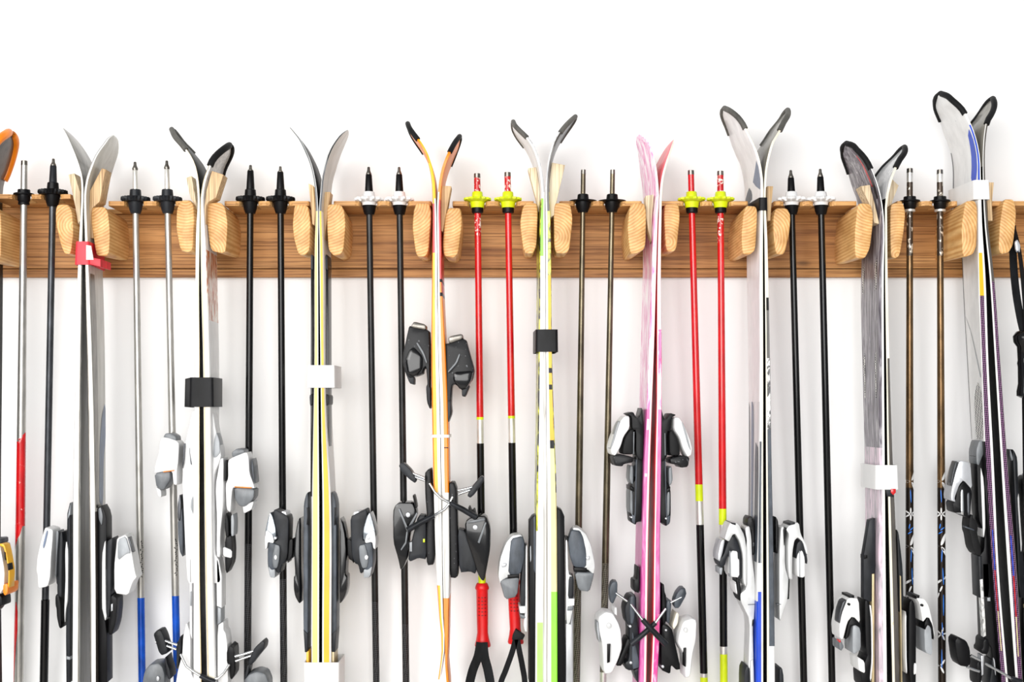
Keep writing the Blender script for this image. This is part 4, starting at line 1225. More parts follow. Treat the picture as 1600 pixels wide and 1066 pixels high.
binding(B2, c, [
 ('toe_binding', 'white', [(506,320),(540,300),(642,264),(656,300),(662,400),(692,470),(698,498),(546,486),(536,520),(526,650),(496,625),(490,470),(508,430)], 1, {'r': .0036}),
 ('adjuster_cap', 'grey', [(528,268),(572,244),(630,250),(634,276),(534,302)], 0),
 ('side_window', 'slate', [(654,303),(672,340),(694,470),(668,430),(652,380)], 2, {'r': .0015}),
 ('visor', 'grey', [(544,486),(698,496),(692,560),(622,612),(575,602),(548,560)], 2, {'r': .0036}),
 ('visor_edge', 'orange', [(546,482),(660,488),(660,494),(546,488)], 3, {'d0': .1230, 'r': .0005, 's': 0}),
 ('lip', 'white', [(596,604),(692,572),(672,628),(606,654)], 0),
 ('slit', 'black', [(488,320),(508,316),(502,440),(484,452)], 2, {'r': .0008}),
 ('link', 'ash', [(524,668),(550,655),(560,700),(556,792),(526,794)], -1),
 ('lever', 'black', [(500,640),(526,700),(532,800),(500,800),(484,730)], 0),
 ('lever_arm', 'black', [(486,800),(546,788),(556,870),(552,960),(505,1032),(488,1000)], -1),
 ('lever_band', 'white', [(474,858),(556,882),(554,934),(474,920)], 0)])
c = zf(220, 800, 4.009)
binding(B1, c, [
 ('heel_track', 'white', [(303,290),(334,290),(334,800),(305,760)], -1, {'s': 0}),
 ('notch', 'ash', [(308,500),(318,500),(318,590),(308,590)], 0, {'d0': .1230, 's': 0, 'r': .0005})])
binding(B1, c, [
 ('heel_binding', 'white', [(300,688),(330,765),(332,1000),(384,1100),(215,1100),(238,985),(268,900),(276,780)], 0, {'r': .003}),
 ('brake_hub', 'charcoal', [(222,826),(250,806),(272,776),(272,880),(250,920),(238,985),(222,985),(226,900)], 1),
 ('heel_dome', 'grey', [(0,1120),(24,1000),(72,955),(140,946),(172,975),(186,1020),(186,1120)], 1, {'r': .009}),
 ('dome_screw', 'silver', circ(112, 1046, 16), 3, {'d0': .1230, 's': 0, 'r': .001}),
 ('heel_lever', 'charcoal', [(148,916),(164,908),(178,950),(205,990),(220,1048),(186,1048),(164,985)], 0)])
brake(B1, c, [[(92,815),(155,838),(222,862)], [(146,806),(190,822),(228,834)], [(248,892),(285,968),(330,1002),(378,1030)]], [[(372,1026),(420,1050),(465,1068)]],
      [([(76,768),(100,742),(124,740),(142,775),(166,860),(164,888),(128,902),(110,880),(92,820)], .12, .155, 'charcoal')])
binding(B2, c, [
 ('heel_track', 'white', [(470,290),(500,300),(530,400),(530,604),(478,592)], -1, {'s': 0}),
 ('link', 'ash', [(478,595),(522,605),(522,692),(478,712)], -2, {'s': 0})])
binding(B2, c, [
 ('heel_binding', 'white', [(480,712),(532,688),(534,742),(552,760),(566,830),(574,1100),(478,1100)], 0, {'r': .003}),
 ('brake_hub', 'black', [(538,872),(568,838),(610,858),(614,1020),(588,1052),(570,1045),(560,960),(538,945)], 1),
 ('heel_dome', 'grey', [(632,1120),(650,1050),(684,1016),(742,998),(800,1012),(826,1066),(826,1120)], 1, {'r': .009}),
 ('heel_lever', 'charcoal', [(652,1030),(668,990),(692,955),(694,1000),(660,1060)], 0)])
brake(B2, c, [[(590,906),(650,890),(722,868)], [(594,936),(660,912),(734,890)], [(556,956),(520,1012),(488,1042),(456,1052)]], [],
      [([(704,866),(724,840),(764,806),(778,826),(772,862),(730,912),(690,964),(666,950)], .12, .155, 'charcoal')])

# --- yellow striped pair
c = zf(400, 760, 4.01)
CP = [('binding_plate', 'slate', [(347,36),(325,52),(308,90),(300,130),(296,900),(314,1042),(342,1042)], -1),
      ('slot', 'black', [(317,134),(328,134),(330,246),(317,240),(322,190)], 0, {'d0': .1230, 's': 0, 'r': .0005}),
      ('plate_foot', 'charcoal', [(297,900),(344,925),(342,1040),(312,1040)], 0, {'s': 0, 'd0': .0930, 'r': .001})]
CT = [('toe_binding', 'charcoal', [(118,142),(178,166),(232,192),(228,330),(222,440),(200,484),(176,492),(160,552),(110,520),(92,350),(150,335),(108,190)], 0),
      ('wing', 'black_gloss', [(296,196),(300,735),(284,730),(250,690),(236,640),(236,570),(252,556),(240,420),(250,310),(275,225)], 0, {'r': .003}),
      ('neck', 'black', [(215,340),(252,330),(248,420),(238,455),(208,468),(196,485),(210,400)], -1),
      ('toe_cover', 'smoke', [(102,160),(128,200),(152,270),(150,340),(90,350),(62,345),(55,300),(82,205)], 1, {'r': .003}),
      ('clip', 'white', [(64,282),(80,276),(128,304),(142,345),(134,358),(84,350),(76,388),(60,398),(54,340)], 2, {'r': .0015}),
      ('rivet', 'silver', circ(120, 326, 9), 3, {'d0': .1230, 's': 0, 'r': .0006}),
      ('side_shield', 'slate', [(86,346),(182,374),(174,465),(152,515),(122,520),(112,575),(92,568),(72,490),(72,400)], 2, {'r': .003}),
      ('shield_face', 'grey', [(128,362),(180,374),(172,465),(150,516),(112,512),(100,470),(104,430)], 3, {'r': .0015}),
      ('rivet', 'white', circ(128, 446, 15), 4, {'d0': .1230, 's': 0, 'r': .0008}),
      ('toe_foot', 'ash', [(76,500),(112,524),(148,520),(150,576),(96,570)], 3, {'r': .002}),
      ('adjuster_cap', 'silver', [(156,166),(172,156),(208,162),(216,192),(180,184)], -1)]
binding(C1, c, CP); binding(C1, c, CT)
def mm(parts, m, dy=0): return [(p[0], p[1], mir(p[2], m, dy)) + tuple(p[3:]) for p in parts]
binding(C2, c, mm(CP, 409.5)); binding(C2, c, mm(CT, 411.5))
# thin side rails and their clips
for sk, xs, x2, lead in ((C1, (486, 490.8), (485, 490.3), -1), (C2, (506.2, 516.5), (508.5, 518.5), 1)):
    a, b = xs; a2, b2 = x2
    binding(sk, lambda p: p, [
      ('side_rail', 'pole_black', [(a, 414), (b, 414), (b2, 776), (a2, 776)], -1, {'s': 0, 'd0': .0890, 'd1': .1310, 'r': .0015}),
      ('rail_cap', 'charcoal', [(a - .5 if lead < 0 else b - 4, 398), (b if lead < 0 else b - 1, 398), (b + .5, 412), (b + .5, 422), (a - .5, 419), (a - .5, 410)], 0, {'d0': .0850, 'd1': .1350, 'r': .0015}),
      ('rail_clip', 'charcoal', [(a - 2.5 if lead < 0 else a + 2, 618), (b, 615), (b, 634), (a - 1, 634)] if lead < 0 else [(a + 2, 615), (b + 3, 618), (b + 2.5, 632), (a + 3, 635)], 0, {'d0': .0850, 'd1': .1360, 'r': .0015}),
      ('rail_foot', 'amber' if lead < 0 else 'tan', [(478.5, 1018), (485.5, 1018), (485.5, 1066), (478.5, 1066)] if lead < 0 else [(518, 1018), (525.5, 1018), (525.5, 1066), (518, 1066)], 0, {'d0': .0850, 's': 0, 'd1': .1350, 'r': .001})])

# --- short orange pair: black children's bindings
c = zf(610, 490, 4.006)
binding(D1, c, [
 ('toe_binding', 'black_worn', [(120,76),(150,84),(235,100),(256,112),(259,602),(238,555),(232,460),(242,440),(232,330),(214,350),(210,376),(168,392),(120,405),(92,360),(76,310),(80,250),(102,150)], 0, {'r': .003}),
 ('adjuster_cap', 'steel_dark', [(132,72),(150,50),(232,68),(234,104),(132,88)], 1, {'r': .002}),
 ('visor', 'black_gloss', [(92,290),(120,230),(150,208),(215,270),(212,345),(160,400),(110,380)], 2, {'r': .0036}),
 ('ridge', 'grey', [(160,186),(172,180),(214,246),(236,310),(226,312),(204,256)], 3, {'d0': .1230, 'r': .0008}),
 ('lip', 'charcoal', [(84,345),(110,385),(158,398),(157,446),(126,438)], -1, {'r': .002}),
 ('heel_of_toe', 'charcoal', [(234,462),(259,458),(260,604),(236,550)], 1, {'r': .0015})])
binding(D2, c, [
 ('toe_binding', 'black_worn', [(338,190),(372,186),(476,152),(502,250),(532,350),(522,405),(490,450),(450,470),(400,440),(386,452),(380,560),(386,622),(362,684),(340,684),(340,330)], 0, {'r': .003}),
 ('adjuster_cap', 'steel_dark', [(362,152),(382,140),(456,126),(462,158),(368,190)], 1, {'r': .002}),
 ('visor', 'black_gloss', [(394,366),(526,358),(512,420),(480,470),(440,478),(392,420)], 2, {'r': .0036}),
 ('ridge', 'grey', [(432,250),(440,256),(420,312),(364,372),(358,362),(408,308)], 3, {'d0': .1230, 'r': .0008}),
 ('lip', 'charcoal', [(446,470),(505,445),(470,522),(448,518)], -1, {'r': .002}),
 ('heel_of_toe', 'charcoal', [(356,545),(384,545),(386,622),(360,686)], 1, {'r': .0015})])
c = zf(600, 700, 4.006)
binding(D1, c, [
 ('heel_binding', 'black_worn', [(254,160),(276,136),(302,128),(308,250),(320,420),(324,732),(270,738),(264,600),(270,420),(258,300)], 0, {'r': .003}),
 ('heel_arm', 'charcoal', [(150,695),(180,560),(220,420),(272,425),(276,700),(220,690),(165,714)], -1),
 ('heel_cup', 'black_gloss', [(56,400),(70,362),(96,342),(188,342),(216,400),(206,450),(166,540),(152,690),(130,745),(108,768),(90,690),(58,590)], 2, {'r': .0045}),
 ('cup_rim', 'grey', [(90,385),(98,380),(150,500),(206,404),(214,412),(154,528),(142,520)], 4, {'d0': .133, 'r': .0005, 's': 0}),
 ('cup_rim', 'grey', [(142,522),(152,528),(142,600),(108,644),(104,636),(134,590)], 4, {'d0': .133, 'r': .0005, 's': 0}),
 ('rivet', 'silver', circ(152, 420, 16), 5, {'d0': .1330, 's': 0, 'r': .0008}),
 ('spur', 'black', [(178,298),(190,302),(202,335),(214,385),(196,360)], 1),
 ('mark', 'yellow_neon', [(244,570),(256,570),(256,592),(244,592)], 0, {'d0': .1230, 's': 0, 'r': .0004}),
 ('spring', 'ash', [(158,592),(176,588),(176,650),(160,650)], 0, {'d0': .1130, 's': 0, 'r': .001})])
binding(D2, c, [
 ('heel_binding', 'black_worn', [(402,230),(420,214),(444,216),(462,262),(464,450),(472,800),(452,818),(412,812),(404,400)], 0, {'r': .003}),
 ('heel_arm', 'charcoal', [(460,508),(508,516),(586,690),(580,792),(540,775),(472,782)], -1),
 ('heel_cup', 'black_gloss', [(506,465),(560,424),(642,424),(670,500),(668,640),(650,740),(632,834),(612,830),(588,790),(558,690),(512,560)], 2, {'r': .0045}),
 ('cup_rim', 'grey', [(520,462),(622,440),(634,446),(628,458),(526,474)], 4, {'d0': .133, 'r': .0005, 's': 0}),
 ('cup_rim', 'grey', [(586,592),(632,466),(642,470),(598,598)], 4, {'d0': .133, 'r': .0005, 's': 0}),
 ('rivet', 'silver', circ(572, 498, 16), 5, {'d0': .1330, 's': 0, 'r': .0008}),
 ('spur', 'black', [(526,374),(536,370),(548,400),(568,384),(582,430),(540,430)], 1)])
brake(D1, c, [[(118,136),(180,160),(252,188)], [(128,152),(190,182),(254,204)], [(284,222),(318,278),(360,318),(412,344,0.159)]], [[(416,346,0.161),(490,384,0.159),(578,434,0.155)]],
      [([(92,112),(108,94),(128,98),(168,138),(202,196),(194,222),(160,198),(112,152)], .12, .155, 'charcoal')])
brake(D2, c, [[(462,266),(520,254),(592,234)], [(466,290),(530,268),(588,250)], [(430,306),(412,346),(380,384),(316,422,0.157)]], [[(314,424,0.157),(230,466,0.159),(146,516,0.163)]],
      [([(520,300),(548,246),(608,176),(626,186),(624,210),(566,292),(540,314)], .12, .155, 'charcoal')])

# --- lime pair: silver toe pieces
c = zf(770, 780, 4.006)
binding(E1, c, [
 ('binding_plate', 'black', [(222,140),(248,108),(268,100),(268,1150),(220,1150)], -1, {'s': 0}),
 ('plate_bevel', 'slate', [(246,116),(268,100),(268,470),(248,440)], 0, {'s': 0, 'd0': .0930, 'r': .001}),
 ('window', 'ash', [(232,300),(240,290),(242,380),(234,400)], 0, {'d0': .1230, 'r': .0006})])
binding(E1, c, [
 ('toe_binding', 'slate', [(108,248),(186,230),(200,270),(196,380),(172,475),(88,475),(98,340)], 1, {'r': .003}),
 ('toe_shell', 'silver_paint', [(118,230),(170,222),(188,236),(150,470),(64,500),(40,532),(28,480),(40,375),(78,275)], 0, {'r': .003}),
 ('toe_cup', 'grey', [(38,520),(64,500),(168,480),(152,612),(72,632)], 1, {'r': .003}),
 ('slot', 'black', [(86,476),(166,470),(166,496),(86,500)], 0, {'s': 0, 'd1': .1395}),
 ('badge', 'silver', [(50,412),(70,400),(88,404),(84,424),(56,430)], 1, {'d0': .1230, 'r': .0015}),
 ('side_rail', 'silver_paint', [(202,300),(216,282),(217,832),(196,832),(184,790),(200,700)], 0),
 ('link', 'charcoal', [(196,300),(206,280),(204,670),(165,676),(172,500)], -1),
 ('clip', 'white', [(158,672),(206,672),(202,716),(164,716)], 1, {'s': 0, 'r': .0015}),
 ('rail_foot', 'grey', [(160,718),(214,735),(208,752),(166,748)], 0, {'s': 0})])
binding(E2, c, [
 ('binding_plate', 'black', [(398,52),(430,72),(448,110),(452,600),(456,1150),(402,1150)], -1, {'s': 0})])
binding(E2, c, [
 ('toe_binding', 'slate', [(488,190),(545,198),(566,240),(586,330),(586,432),(504,428),(480,370),(466,260)], 1, {'r': .003}),
 ('toe_shell', 'silver_paint', [(492,180),(532,178),(582,218),(616,290),(642,420),(630,474),(590,440),(520,430),(500,300)], 0, {'r': .003}),
 ('toe_cup', 'grey', [(504,455),(634,462),(628,500),(604,582),(530,572)], 1, {'r': .003}),
 ('slot', 'black', [(502,428),(588,432),(588,458),(502,456)], 0, {'s': 0, 'd1': .1395}),
 ('badge', 'silver', [(582,360),(606,356),(606,380),(584,384)], 1, {'d0': .1230, 'r': .0015}),
 ('side_rail', 'silver_paint', [(452,260),(464,254),(472,470),(500,485),(502,690),(480,784),(456,782)], -1),
 ('neck', 'black', [(450,236),(474,244),(470,268),(450,252)], -2),
 ('link', 'charcoal', [(472,486),(508,486),(506,626),(466,628)], 0),
 ('clip', 'white', [(468,624),(512,624),(510,668),(474,668)], 1, {'s': 0, 'r': .0015}),
 ('rail_foot', 'grey', [(466,674),(508,674),(496,700),(462,700)], 0, {'s': 0}),
 ('heel_track', 'silver', [(455,780),(482,784),(500,700),(503,1150),(454,1150)], -2, {'s': 0})])

# --- pink pair
c = zf(930, 600, 4.006)
FT = [('toe_binding', 'black', [(172,186),(222,174),(248,212),(272,208),(294,140),(302,300),(298,480),(266,472),(245,440),(246,290),(216,284),(212,205)], 0),
      ('toe_shell', 'white', [(178,200),(216,202),(218,276),(172,330),(150,392),(110,452),(80,440),(70,400),(90,335),(140,238)], 1, {'r': .003}),
      ('shell_window', 'ash', [(138,244),(156,230),(102,380),(80,412)], 2, {'d0': .1130, 'r': .0012}),
      ('toe_body', 'rubber', [(214,284),(246,290),(242,442),(148,442),(150,392),(172,330)], 0, {'r': .003}),
      ('body_edge', 'grey', [(240,300),(246,300),(244,440),(238,440)], 1, {'d0': .1230, 's': 0, 'r': .0005}),
      ('toe_claw', 'black_worn', [(88,450),(150,440),(242,460),(236,492),(170,502),(156,518),(100,512)], 1),
      ('link', 'grey', [(205,508),(240,520),(236,634),(210,620),(194,592)], -1)]
FK = [('binding_plate', 'black', [(245,440),(268,470),(300,480),(288,862),(250,866),(240,884),(205,866),(198,800),(200,640),(240,600)], -1),
      ('track_face', 'slate', [(250,470),(264,478),(244,880),(206,864),(204,812),(236,830),(244,660)], 0, {'r': .001}),
      ('track_plate', 'grey', [(204,664),(236,672),(236,826),(206,806)], 0, {'r': .001}),
      ('screw', 'silver', circ(228, 836, 6), 1, {'d0': .1230, 's': 0, 'r': .0004}),
      ('latch', 'black', [(200,636),(244,650),(244,676),(202,664)], 1, {'s': 0})]
binding(F1, c, FT); binding(F1, c, FK)
binding(F2, c, mm(FT, 340, 8)); binding(F2, c, mm(FK, 336, 8))
c = zf(920, 800, 4.006)
binding(F1, c, [
 ('heel_binding', 'charcoal', [(200,606),(236,530),(292,520),(296,640),(322,900),(322,980),(240,996),(204,982),(204,945),(234,930),(240,720),(214,690)], 0),
 ('post', 'black', [(262,430),(296,424),(300,345),(314,345),(318,510),(262,500)], -1),
 ('brake_hub', 'slate', [(236,532),(288,522),(290,640),(270,702),(240,702),(230,620)], 1),
 ('heel_foot', 'charcoal', [(262,992),(312,980),(314,1080),(290,1060),(264,1012)], -1),
 ('cover_face', 'slate', [(246,730),(290,860),(316,940),(316,976),(244,988)], 1, {'r': .0015}),
 ('screw', 'silver', circ(264, 946, 9), 2, {'d0': .1230, 's': 0, 'r': .0005}),
 ('screw', 'silver', circ(260, 718, 8), 2, {'d0': .1230, 's': 0, 'r': .0005}),
 ('heel_arm', 'black', [(148,966),(210,850),(236,790),(276,815),(238,870),(192,966)], 0),
 ('heel_cup', 'white', [(36,660),(88,624),(142,634),(182,690),(204,745),(212,850),(182,930),(138,1012),(76,1018),(64,830),(34,740)], 2, {'r': .0045}),
 ('cup_slot', 'black', [(116,830),(136,828),(132,940),(116,948)], 4, {'d0': .1330, 's': 0, 'r': .0005}),
 ('cup_socket', 'silver_paint', circ(124, 715, 18), 4, {'d0': .1330, 's': 0, 'r': .0008}),
 ('cup_trim', 'ash', [(38,690),(48,690),(68,780),(66,826),(40,745)], 3, {'d0': .1130, 'r': .001}),
 ('spur', 'white', [(148,598),(176,600),(178,652),(150,642)], 1, {'s': 0})])
binding(F2, c, [
 ('heel_binding', 'black', [(430,700),(490,720),(512,740),(526,800),(578,986),(540,992),(502,960),(496,1018),(424,992),(424,850)], 0),
 ('post', 'black', [(436,450),(460,455),(466,500),(486,530),(484,700),(436,700)], -1),
 ('brake_hub', 'slate', [(464,560),(518,554),(516,600),(494,704),(464,692)], 1),
 ('bracket', 'sidewall_cream', [(498,712),(540,628),(564,640),(552,700),(512,738)], -1),
 ('screw', 'silver', circ(464, 970, 9), 2, {'d0': .1230, 's': 0, 'r': .0005}),
 ('screw', 'silver', circ(484, 742, 7), 2, {'d0': .1230, 's': 0, 'r': .0005}),
 ('heel_cup', 'white', [(566,684),(640,666),(678,680),(674,800),(644,900),(628,1034),(580,1044),(580,900),(522,824),(530,776)], 2, {'r': .0045}),
 ('cup_slot', 'black', [(588,855),(610,852),(606,972),(588,966)], 4, {'d0': .1330, 's': 0, 'r': .0005}),
 ('cup_socket', 'silver_paint', circ(604, 742, 16), 4, {'d0': .1330, 's': 0, 'r': .0008})])
brake(F1, c, [[(168,508),(205,534),(240,560)], [(264,580),(300,628,.160),(340,680,.167)]], [[(336,674,.167),(400,744,.168),(484,830,.164)]],
      [([(128,490),(140,450),(156,436),(180,440),(178,520),(152,578),(134,566)], .12, .155, 'slate')], d=.153)
brake(F2, c, [[(512,568),(545,552),(580,534)], [(482,606),(450,650),(414,700,.154)]], [[(418,694,.154),(350,758,.154),(264,830,.154)]],
      [([(534,556),(552,510),(578,478),(604,478),(614,518),(566,606),(536,604)], .12, .155, 'slate')], d=.153)

# --- white and blue pair
c = zf(1100, 780, 4.006)
binding(G1, c, [
 ('binding_plate', 'silver_paint', [(240,178),(276,168),(292,240),(298,380),(322,520),(320,650),(312,760),(302,800),(312,1100),(262,1100),(276,800),(266,740),(240,700),(208,650),(192,600),(252,560),(252,400),(244,250)], -1),
 ('plate_nose', 'black_worn', [(244,165),(248,128),(270,108),(306,114),(318,180),(318,345),(298,352),(288,200)], -2),
 ('plate_seam', 'grey', [(270,660),(318,658),(318,662),(270,664)], 0, {'d0': .1230, 's': 0, 'r': .0003}),
 ('plate_mark', 'black', [(304,760),(312,752),(308,786),(302,800)], 0, {'d0': .1230, 'r': .0005})])
binding(G1, c, [
 ('toe_binding', 'charcoal', [(130,270),(165,225),(200,255),(238,350),(238,505),(206,494),(214,370),(160,325),(125,370),(110,418),(75,428),(58,386),(100,350)], 0),
 ('toe_arch', 'silver_paint', [(116,195),(140,146),(202,150),(252,230),(270,330),(268,560),(240,522),(238,350),(214,268),(180,220),(160,224),(132,268),(96,252)], 1, {'r': .003}),
 ('arch_cap', 'charcoal', [(144,146),(200,152),(196,164),(150,156)], 2, {'s': 0, 'r': .0008}),
 ('arch_inner', 'black', [(205,180),(236,190),(268,250),(262,310),(238,230)], 0, {'r': .001}),
 ('toe_shell', 'silver', [(94,258),(132,254),(104,340),(76,392),(58,382),(58,340)], 1, {'r': .003}),
 ('toe_block', 'white', [(128,345),(155,322),(206,328),(210,374),(224,380),(224,494),(128,488)], 1, {'r': .003}),
 ('block_edge', 'ash', [(162,326),(166,326),(168,490),(164,490)], 2, {'d0': .1230, 's': 0, 'r': .0003}),
 ('lever', 'black', [(186,500),(212,500),(232,560),(226,644),(196,612)], -1),
 ('lever_face', 'white', [(176,534),(194,518),(212,600),(190,590)], 0),
 ('lip', 'ash', [(80,430),(118,430),(106,476),(84,472)], -1)])
binding(G2, c, [
 ('binding_plate', 'silver_paint', [(440,345),(455,182),(482,170),(492,250),(492,420),(534,520),(534,560),(512,640),(482,692),(450,765),(441,745)], -1),
 ('plate_nose', 'black_worn', [(432,108),(460,132),(467,172),(462,340),(436,340)], -2),
 ('plate_seam', 'grey', [(450,658),(482,658),(482,662),(450,662)], 0, {'d0': .1230, 's': 0, 'r': .0003})])
binding(G2, c, [
 ('toe_binding', 'charcoal', [(538,335),(550,278),(592,254),(622,280),(648,380),(642,412),(610,332),(562,332),(540,380)], 0),
 ('toe_arch', 'silver_paint', [(474,190),(520,150),(578,148),(592,220),(642,290),(653,352),(636,342),(610,270),(570,240),(542,260),(527,330),(522,450),(527,505),(500,500),(490,420),(490,280),(500,220)], 1, {'r': .003}),
 ('arch_cap', 'charcoal', [(516,152),(572,146),(566,158),(508,166)], 2, {'s': 0, 'r': .0008}),
 ('arch_inner', 'black', [(478,186),(520,178),(500,240),(490,300),(482,240)], 0, {'r': .001}),
 ('toe_block', 'white', [(540,380),(556,340),(602,320),(632,370),(634,484),(605,494),(545,484)], 1, {'r': .003}),
 ('block_edge', 'ash', [(598,326),(602,326),(602,490),(598,490)], 2, {'d0': .1230, 's': 0, 'r': .0003}),
 ('lever', 'black', [(524,490),(538,530),(534,580),(514,640),(520,560)], 0)])
binding(G1, lambda p: p, [('heel_binding', 'charcoal', [(1156,1050),(1164,1040),(1172,1046),(1172,1110),(1156,1110)], 0), ('heel_cover', 'silver_paint', [(1166,1034),(1176,1030),(1180,1110),(1168,1110)], 1)])
binding(G2, lambda p: p, [('heel_binding', 'charcoal', [(1212,1046),(1220,1044),(1225,1058),(1224,1110),(1212,1110)], 0)])

# --- feather print pair
c = zf(1280, 800, 4.006)
binding(H1, c, [
 ('binding_plate', 'charcoal', [(306,52),(350,40),(354,340),(336,560),(300,566),(262,542),(262,280),(288,150)], -1, {'d0': .116, 's': 0}),
 ('plate_joint', 'black', [(268,272),(302,272),(302,290),(268,296)], 0, {'s': 0, 'd0': .1130, 'r': .0005}),
 ('track_strip', 'tan', [(332,390),(346,388),(346,1100),(330,1100)], 0, {'s': 0, 'r': .0008})])
binding(H1, c, [
 ('toe_binding', 'black', [(254,552),(300,560),(326,640),(337,700),(336,940),(312,1100),(224,1100),(214,1000),(282,900),(266,880),(256,700)], 0),
 ('side_rail', 'white', [(296,568),(332,660),(337,940),(314,1066),(304,1040),(324,930),(318,680)], 1),
 ('toe_shell', 'white_worn', [(128,560),(170,538),(246,544),(258,704),(190,655),(150,690),(112,802),(84,792),(78,720),(94,650)], 1, {'r': .003}),
 ('shell_slot', 'gunmetal', [(138,562),(176,550),(124,640),(108,700),(98,690),(110,620)], 2, {'d0': .1130, 'r': .001}),
 ('screw', 'black', circ(188, 580, 8), 3, {'d0': .1230, 's': 0, 'r': .0004}),
 ('inner_lip', 'black', [(190,655),(258,705),(264,765),(250,722),(196,706),(166,720),(150,780),(114,802),(150,690)], 2, {'r': .0015}),
 ('toe_block', 'ash', [(163,716),(200,706),(260,730),(264,864),(192,894),(163,882)], 1, {'r': .003}),
 ('lip', 'grey', [(100,810),(130,814),(156,846),(126,872),(102,862)], -1),
 ('red_mark', 'red', [(112,800),(136,804),(132,820),(116,816)], 0, {'d0': .1230, 'r': .0008}),
 ('adjuster_cap', 'black', [(164,524),(222,524),(222,544),(164,544)], 0, {'s': 0}),
 ('clip', 'white_worn', [(203,908),(282,936),(290,1014),(214,994)], 1)])
binding(H2, c, [
 ('binding_plate', 'charcoal', [(470,110),(486,130),(502,220),(522,350),(528,560),(504,640),(490,620),(484,400)], -1, {'d0': .116}),
 ('track_strip', 'tan', [(492,398),(506,404),(514,900),(522,1100),(506,1100),(498,700)], 0, {'s': 0, 'r': .0008})])
binding(H2, c, [
 ('toe_binding', 'black', [(528,572),(560,545),(592,580),(608,700),(606,870),(604,1100),(544,1100),(524,960),(524,700)], 0),
 ('side_rail', 'white', [(524,662),(540,618),(547,900),(552,1024),(530,962)], 1),
 ('toe_shell', 'white_worn', [(553,540),(626,544),(668,590),(702,690),(723,760),(716,794),(700,722),(655,655),(610,692),(600,640),(580,572)], 1, {'r': .0036}),
 ('screw', 'black', circ(646, 586, 8), 3, {'d0': .1230, 's': 0, 'r': .0004}),
 ('inner_lip', 'black', [(610,700),(655,656),(702,710),(720,782),(712,804),(690,732),(650,702),(614,744)], 2, {'r': .0015}),
 ('toe_block', 'ash', [(613,744),(640,704),(692,718),(711,850),(706,900),(624,882)], 1, {'r': .003}),
 ('adjuster_cap', 'black', [(584,524),(632,524),(622,546),(584,546)], 0, {'s': 0}),
 ('clip', 'white_worn', [(582,948),(612,950),(608,1012),(578,1022)], 1)])

# --- tallest pair
c = zf(1460, 660, 4.006)
binding(I1, c, [
 ('binding_plate', 'black', [(222,200),(312,190),(332,700),(352,1100),(268,1100),(254,840),(296,800),(300,700),(245,600),(234,280)], -1),
 ('plate_bevel', 'grey', [(250,116),(306,114),(314,182),(276,232),(250,272),(224,258),(220,180)], 0, {'r': .002}),
 ('side_rail', 'white', [(262,272),(302,360),(320,650),(302,724),(294,704)], 0),
 ('track', 'charcoal', [(254,838),(296,838),(302,1100),(272,1100)], 0, {'s': 0})])
binding(I1, c, [
 ('toe_binding', 'black', [(165,365),(238,420),(220,600),(190,596),(150,580),(146,566),(85,568),(74,510),(100,490),(110,420)], 0),
 ('toe_shell', 'silver', [(134,238),(222,254),(238,424),(166,362),(132,390),(92,472),(100,500),(64,490),(62,460),(75,395),(105,305)], 1, {'r': .0036}),
 ('shell_edge', 'gunmetal', [(132,244),(146,246),(112,320),(86,400),(82,390),(104,310)], 2, {'d0': .1130, 'r': .001}),
 ('toe_block', 'chrome', [(149,424),(180,418),(187,582),(149,578)], 1, {'r': .002}),
 ('block_side', 'gunmetal', [(186,440),(222,440),(227,584),(190,584)], 1, {'r': .002}),
 ('lever', 'rubber', [(190,584),(216,580),(216,602),(246,620),(262,660),(256,700),(292,792),(292,838),(250,832),(214,792),(194,710),(178,684),(176,640)], 0, {'r': .003}),
 ('lever_rib', 'slate', [(182,650),(250,672),(250,680),(182,660)], 1, {'d0': .1230, 's': 0, 'r': .0005})])
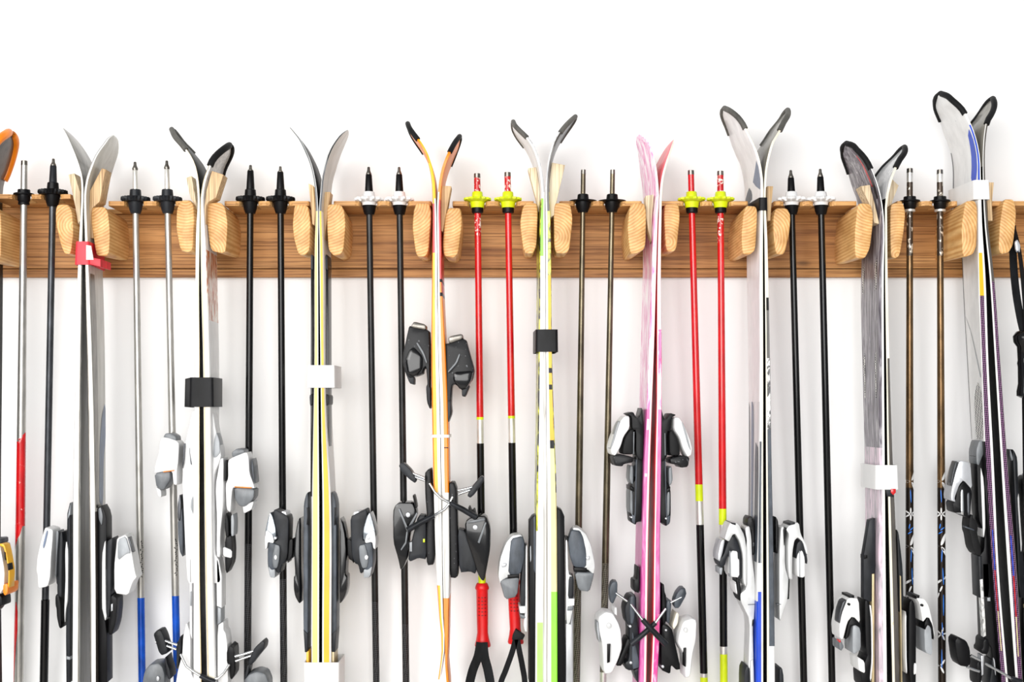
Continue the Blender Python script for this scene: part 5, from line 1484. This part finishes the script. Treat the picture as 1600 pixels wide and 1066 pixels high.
binding(I2, c, [
 ('binding_plate', 'charcoal', [(450,168),(470,185),(494,225),(502,420),(542,800),(580,1100),(510,1100),(480,600)], -1),
 ('plate_bevel', 'grey', [(456,168),(474,188),(494,228),(482,244),(460,212)], 0, {'r': .001}),
 ('side_rail', 'white', [(500,480),(516,440),(548,800),(540,814)], 0)])
binding(I2, c, [
 ('toe_binding', 'black', [(510,372),(548,336),(600,340),(660,420),(660,600),(600,840),(556,836),(538,560)], 0, {'r': .003}),
 ('toe_cover', 'silver', [(548,330),(610,320),(690,420),(690,560),(620,500),(560,400)], 1, {'r': .0036}),
 ('lever', 'rubber', [(552,830),(600,830),(590,900),(566,960),(552,900)], -1)])
c = zf(1460, 880, 5.73)
binding(I1, c, [
 ('heel_track', 'black', [(372,0),(500,0),(610,1100),(520,1100),(482,760),(402,680)], -1, {'s': 0}),
 ('gauge', 'gauge', [(394,150),(426,144),(464,652),(432,664)], 1, {'s': 0, 'd0': .1230, 'r': .0006}),
 ('bracket', 'ash', [(454,312),(500,308),(502,342),(456,342)], 0, {'s': 0, 'r': .0006})])
binding(I1, c, [
 ('heel_binding', 'charcoal', [(480,866),(520,900),(552,992),(560,1120),(425,1120),(470,980)], 0),
 ('heel_knob', 'black', [(394,702),(428,678),(482,690),(492,780),(462,820),(368,814),(362,780),(390,760)], 1, {'r': .003}),
 ('brake_hub', 'black', [(333,900),(402,868),(432,1000),(402,1100),(340,1100)], 0),
 ('hub_pin', 'silver', [(420,830),(440,828),(440,1000),(424,1010)], 1, {'s': 0, 'r': .001, 'd0': .1130}),
 ('heel_trim', 'silver', [(512,846),(536,880),(552,990),(545,1010),(520,920)], 1, {'r': .001})])
brake(I1, c, [[(326,826),(370,850),(414,872)], [(288,930),(345,952),(404,972)], [(454,898),(580,970),(700,1040)]], [[(692,1034),(740,1054),(776,1066)]],
      [([(183,700),(212,660),(290,698),(322,770),(332,900),(300,934),(230,922),(204,870)], .12, .159, 'black')], d=.158)
binding(I2, c, [
 ('heel_track', 'black', [(760,0),(790,120),(812,420),(860,1100),(780,1100),(740,500)], -1, {'s': 0}),
 ('bracket', 'tan', [(776,372),(830,352),(832,384),(778,402)], 0, {'s': 0, 'r': .0006})])
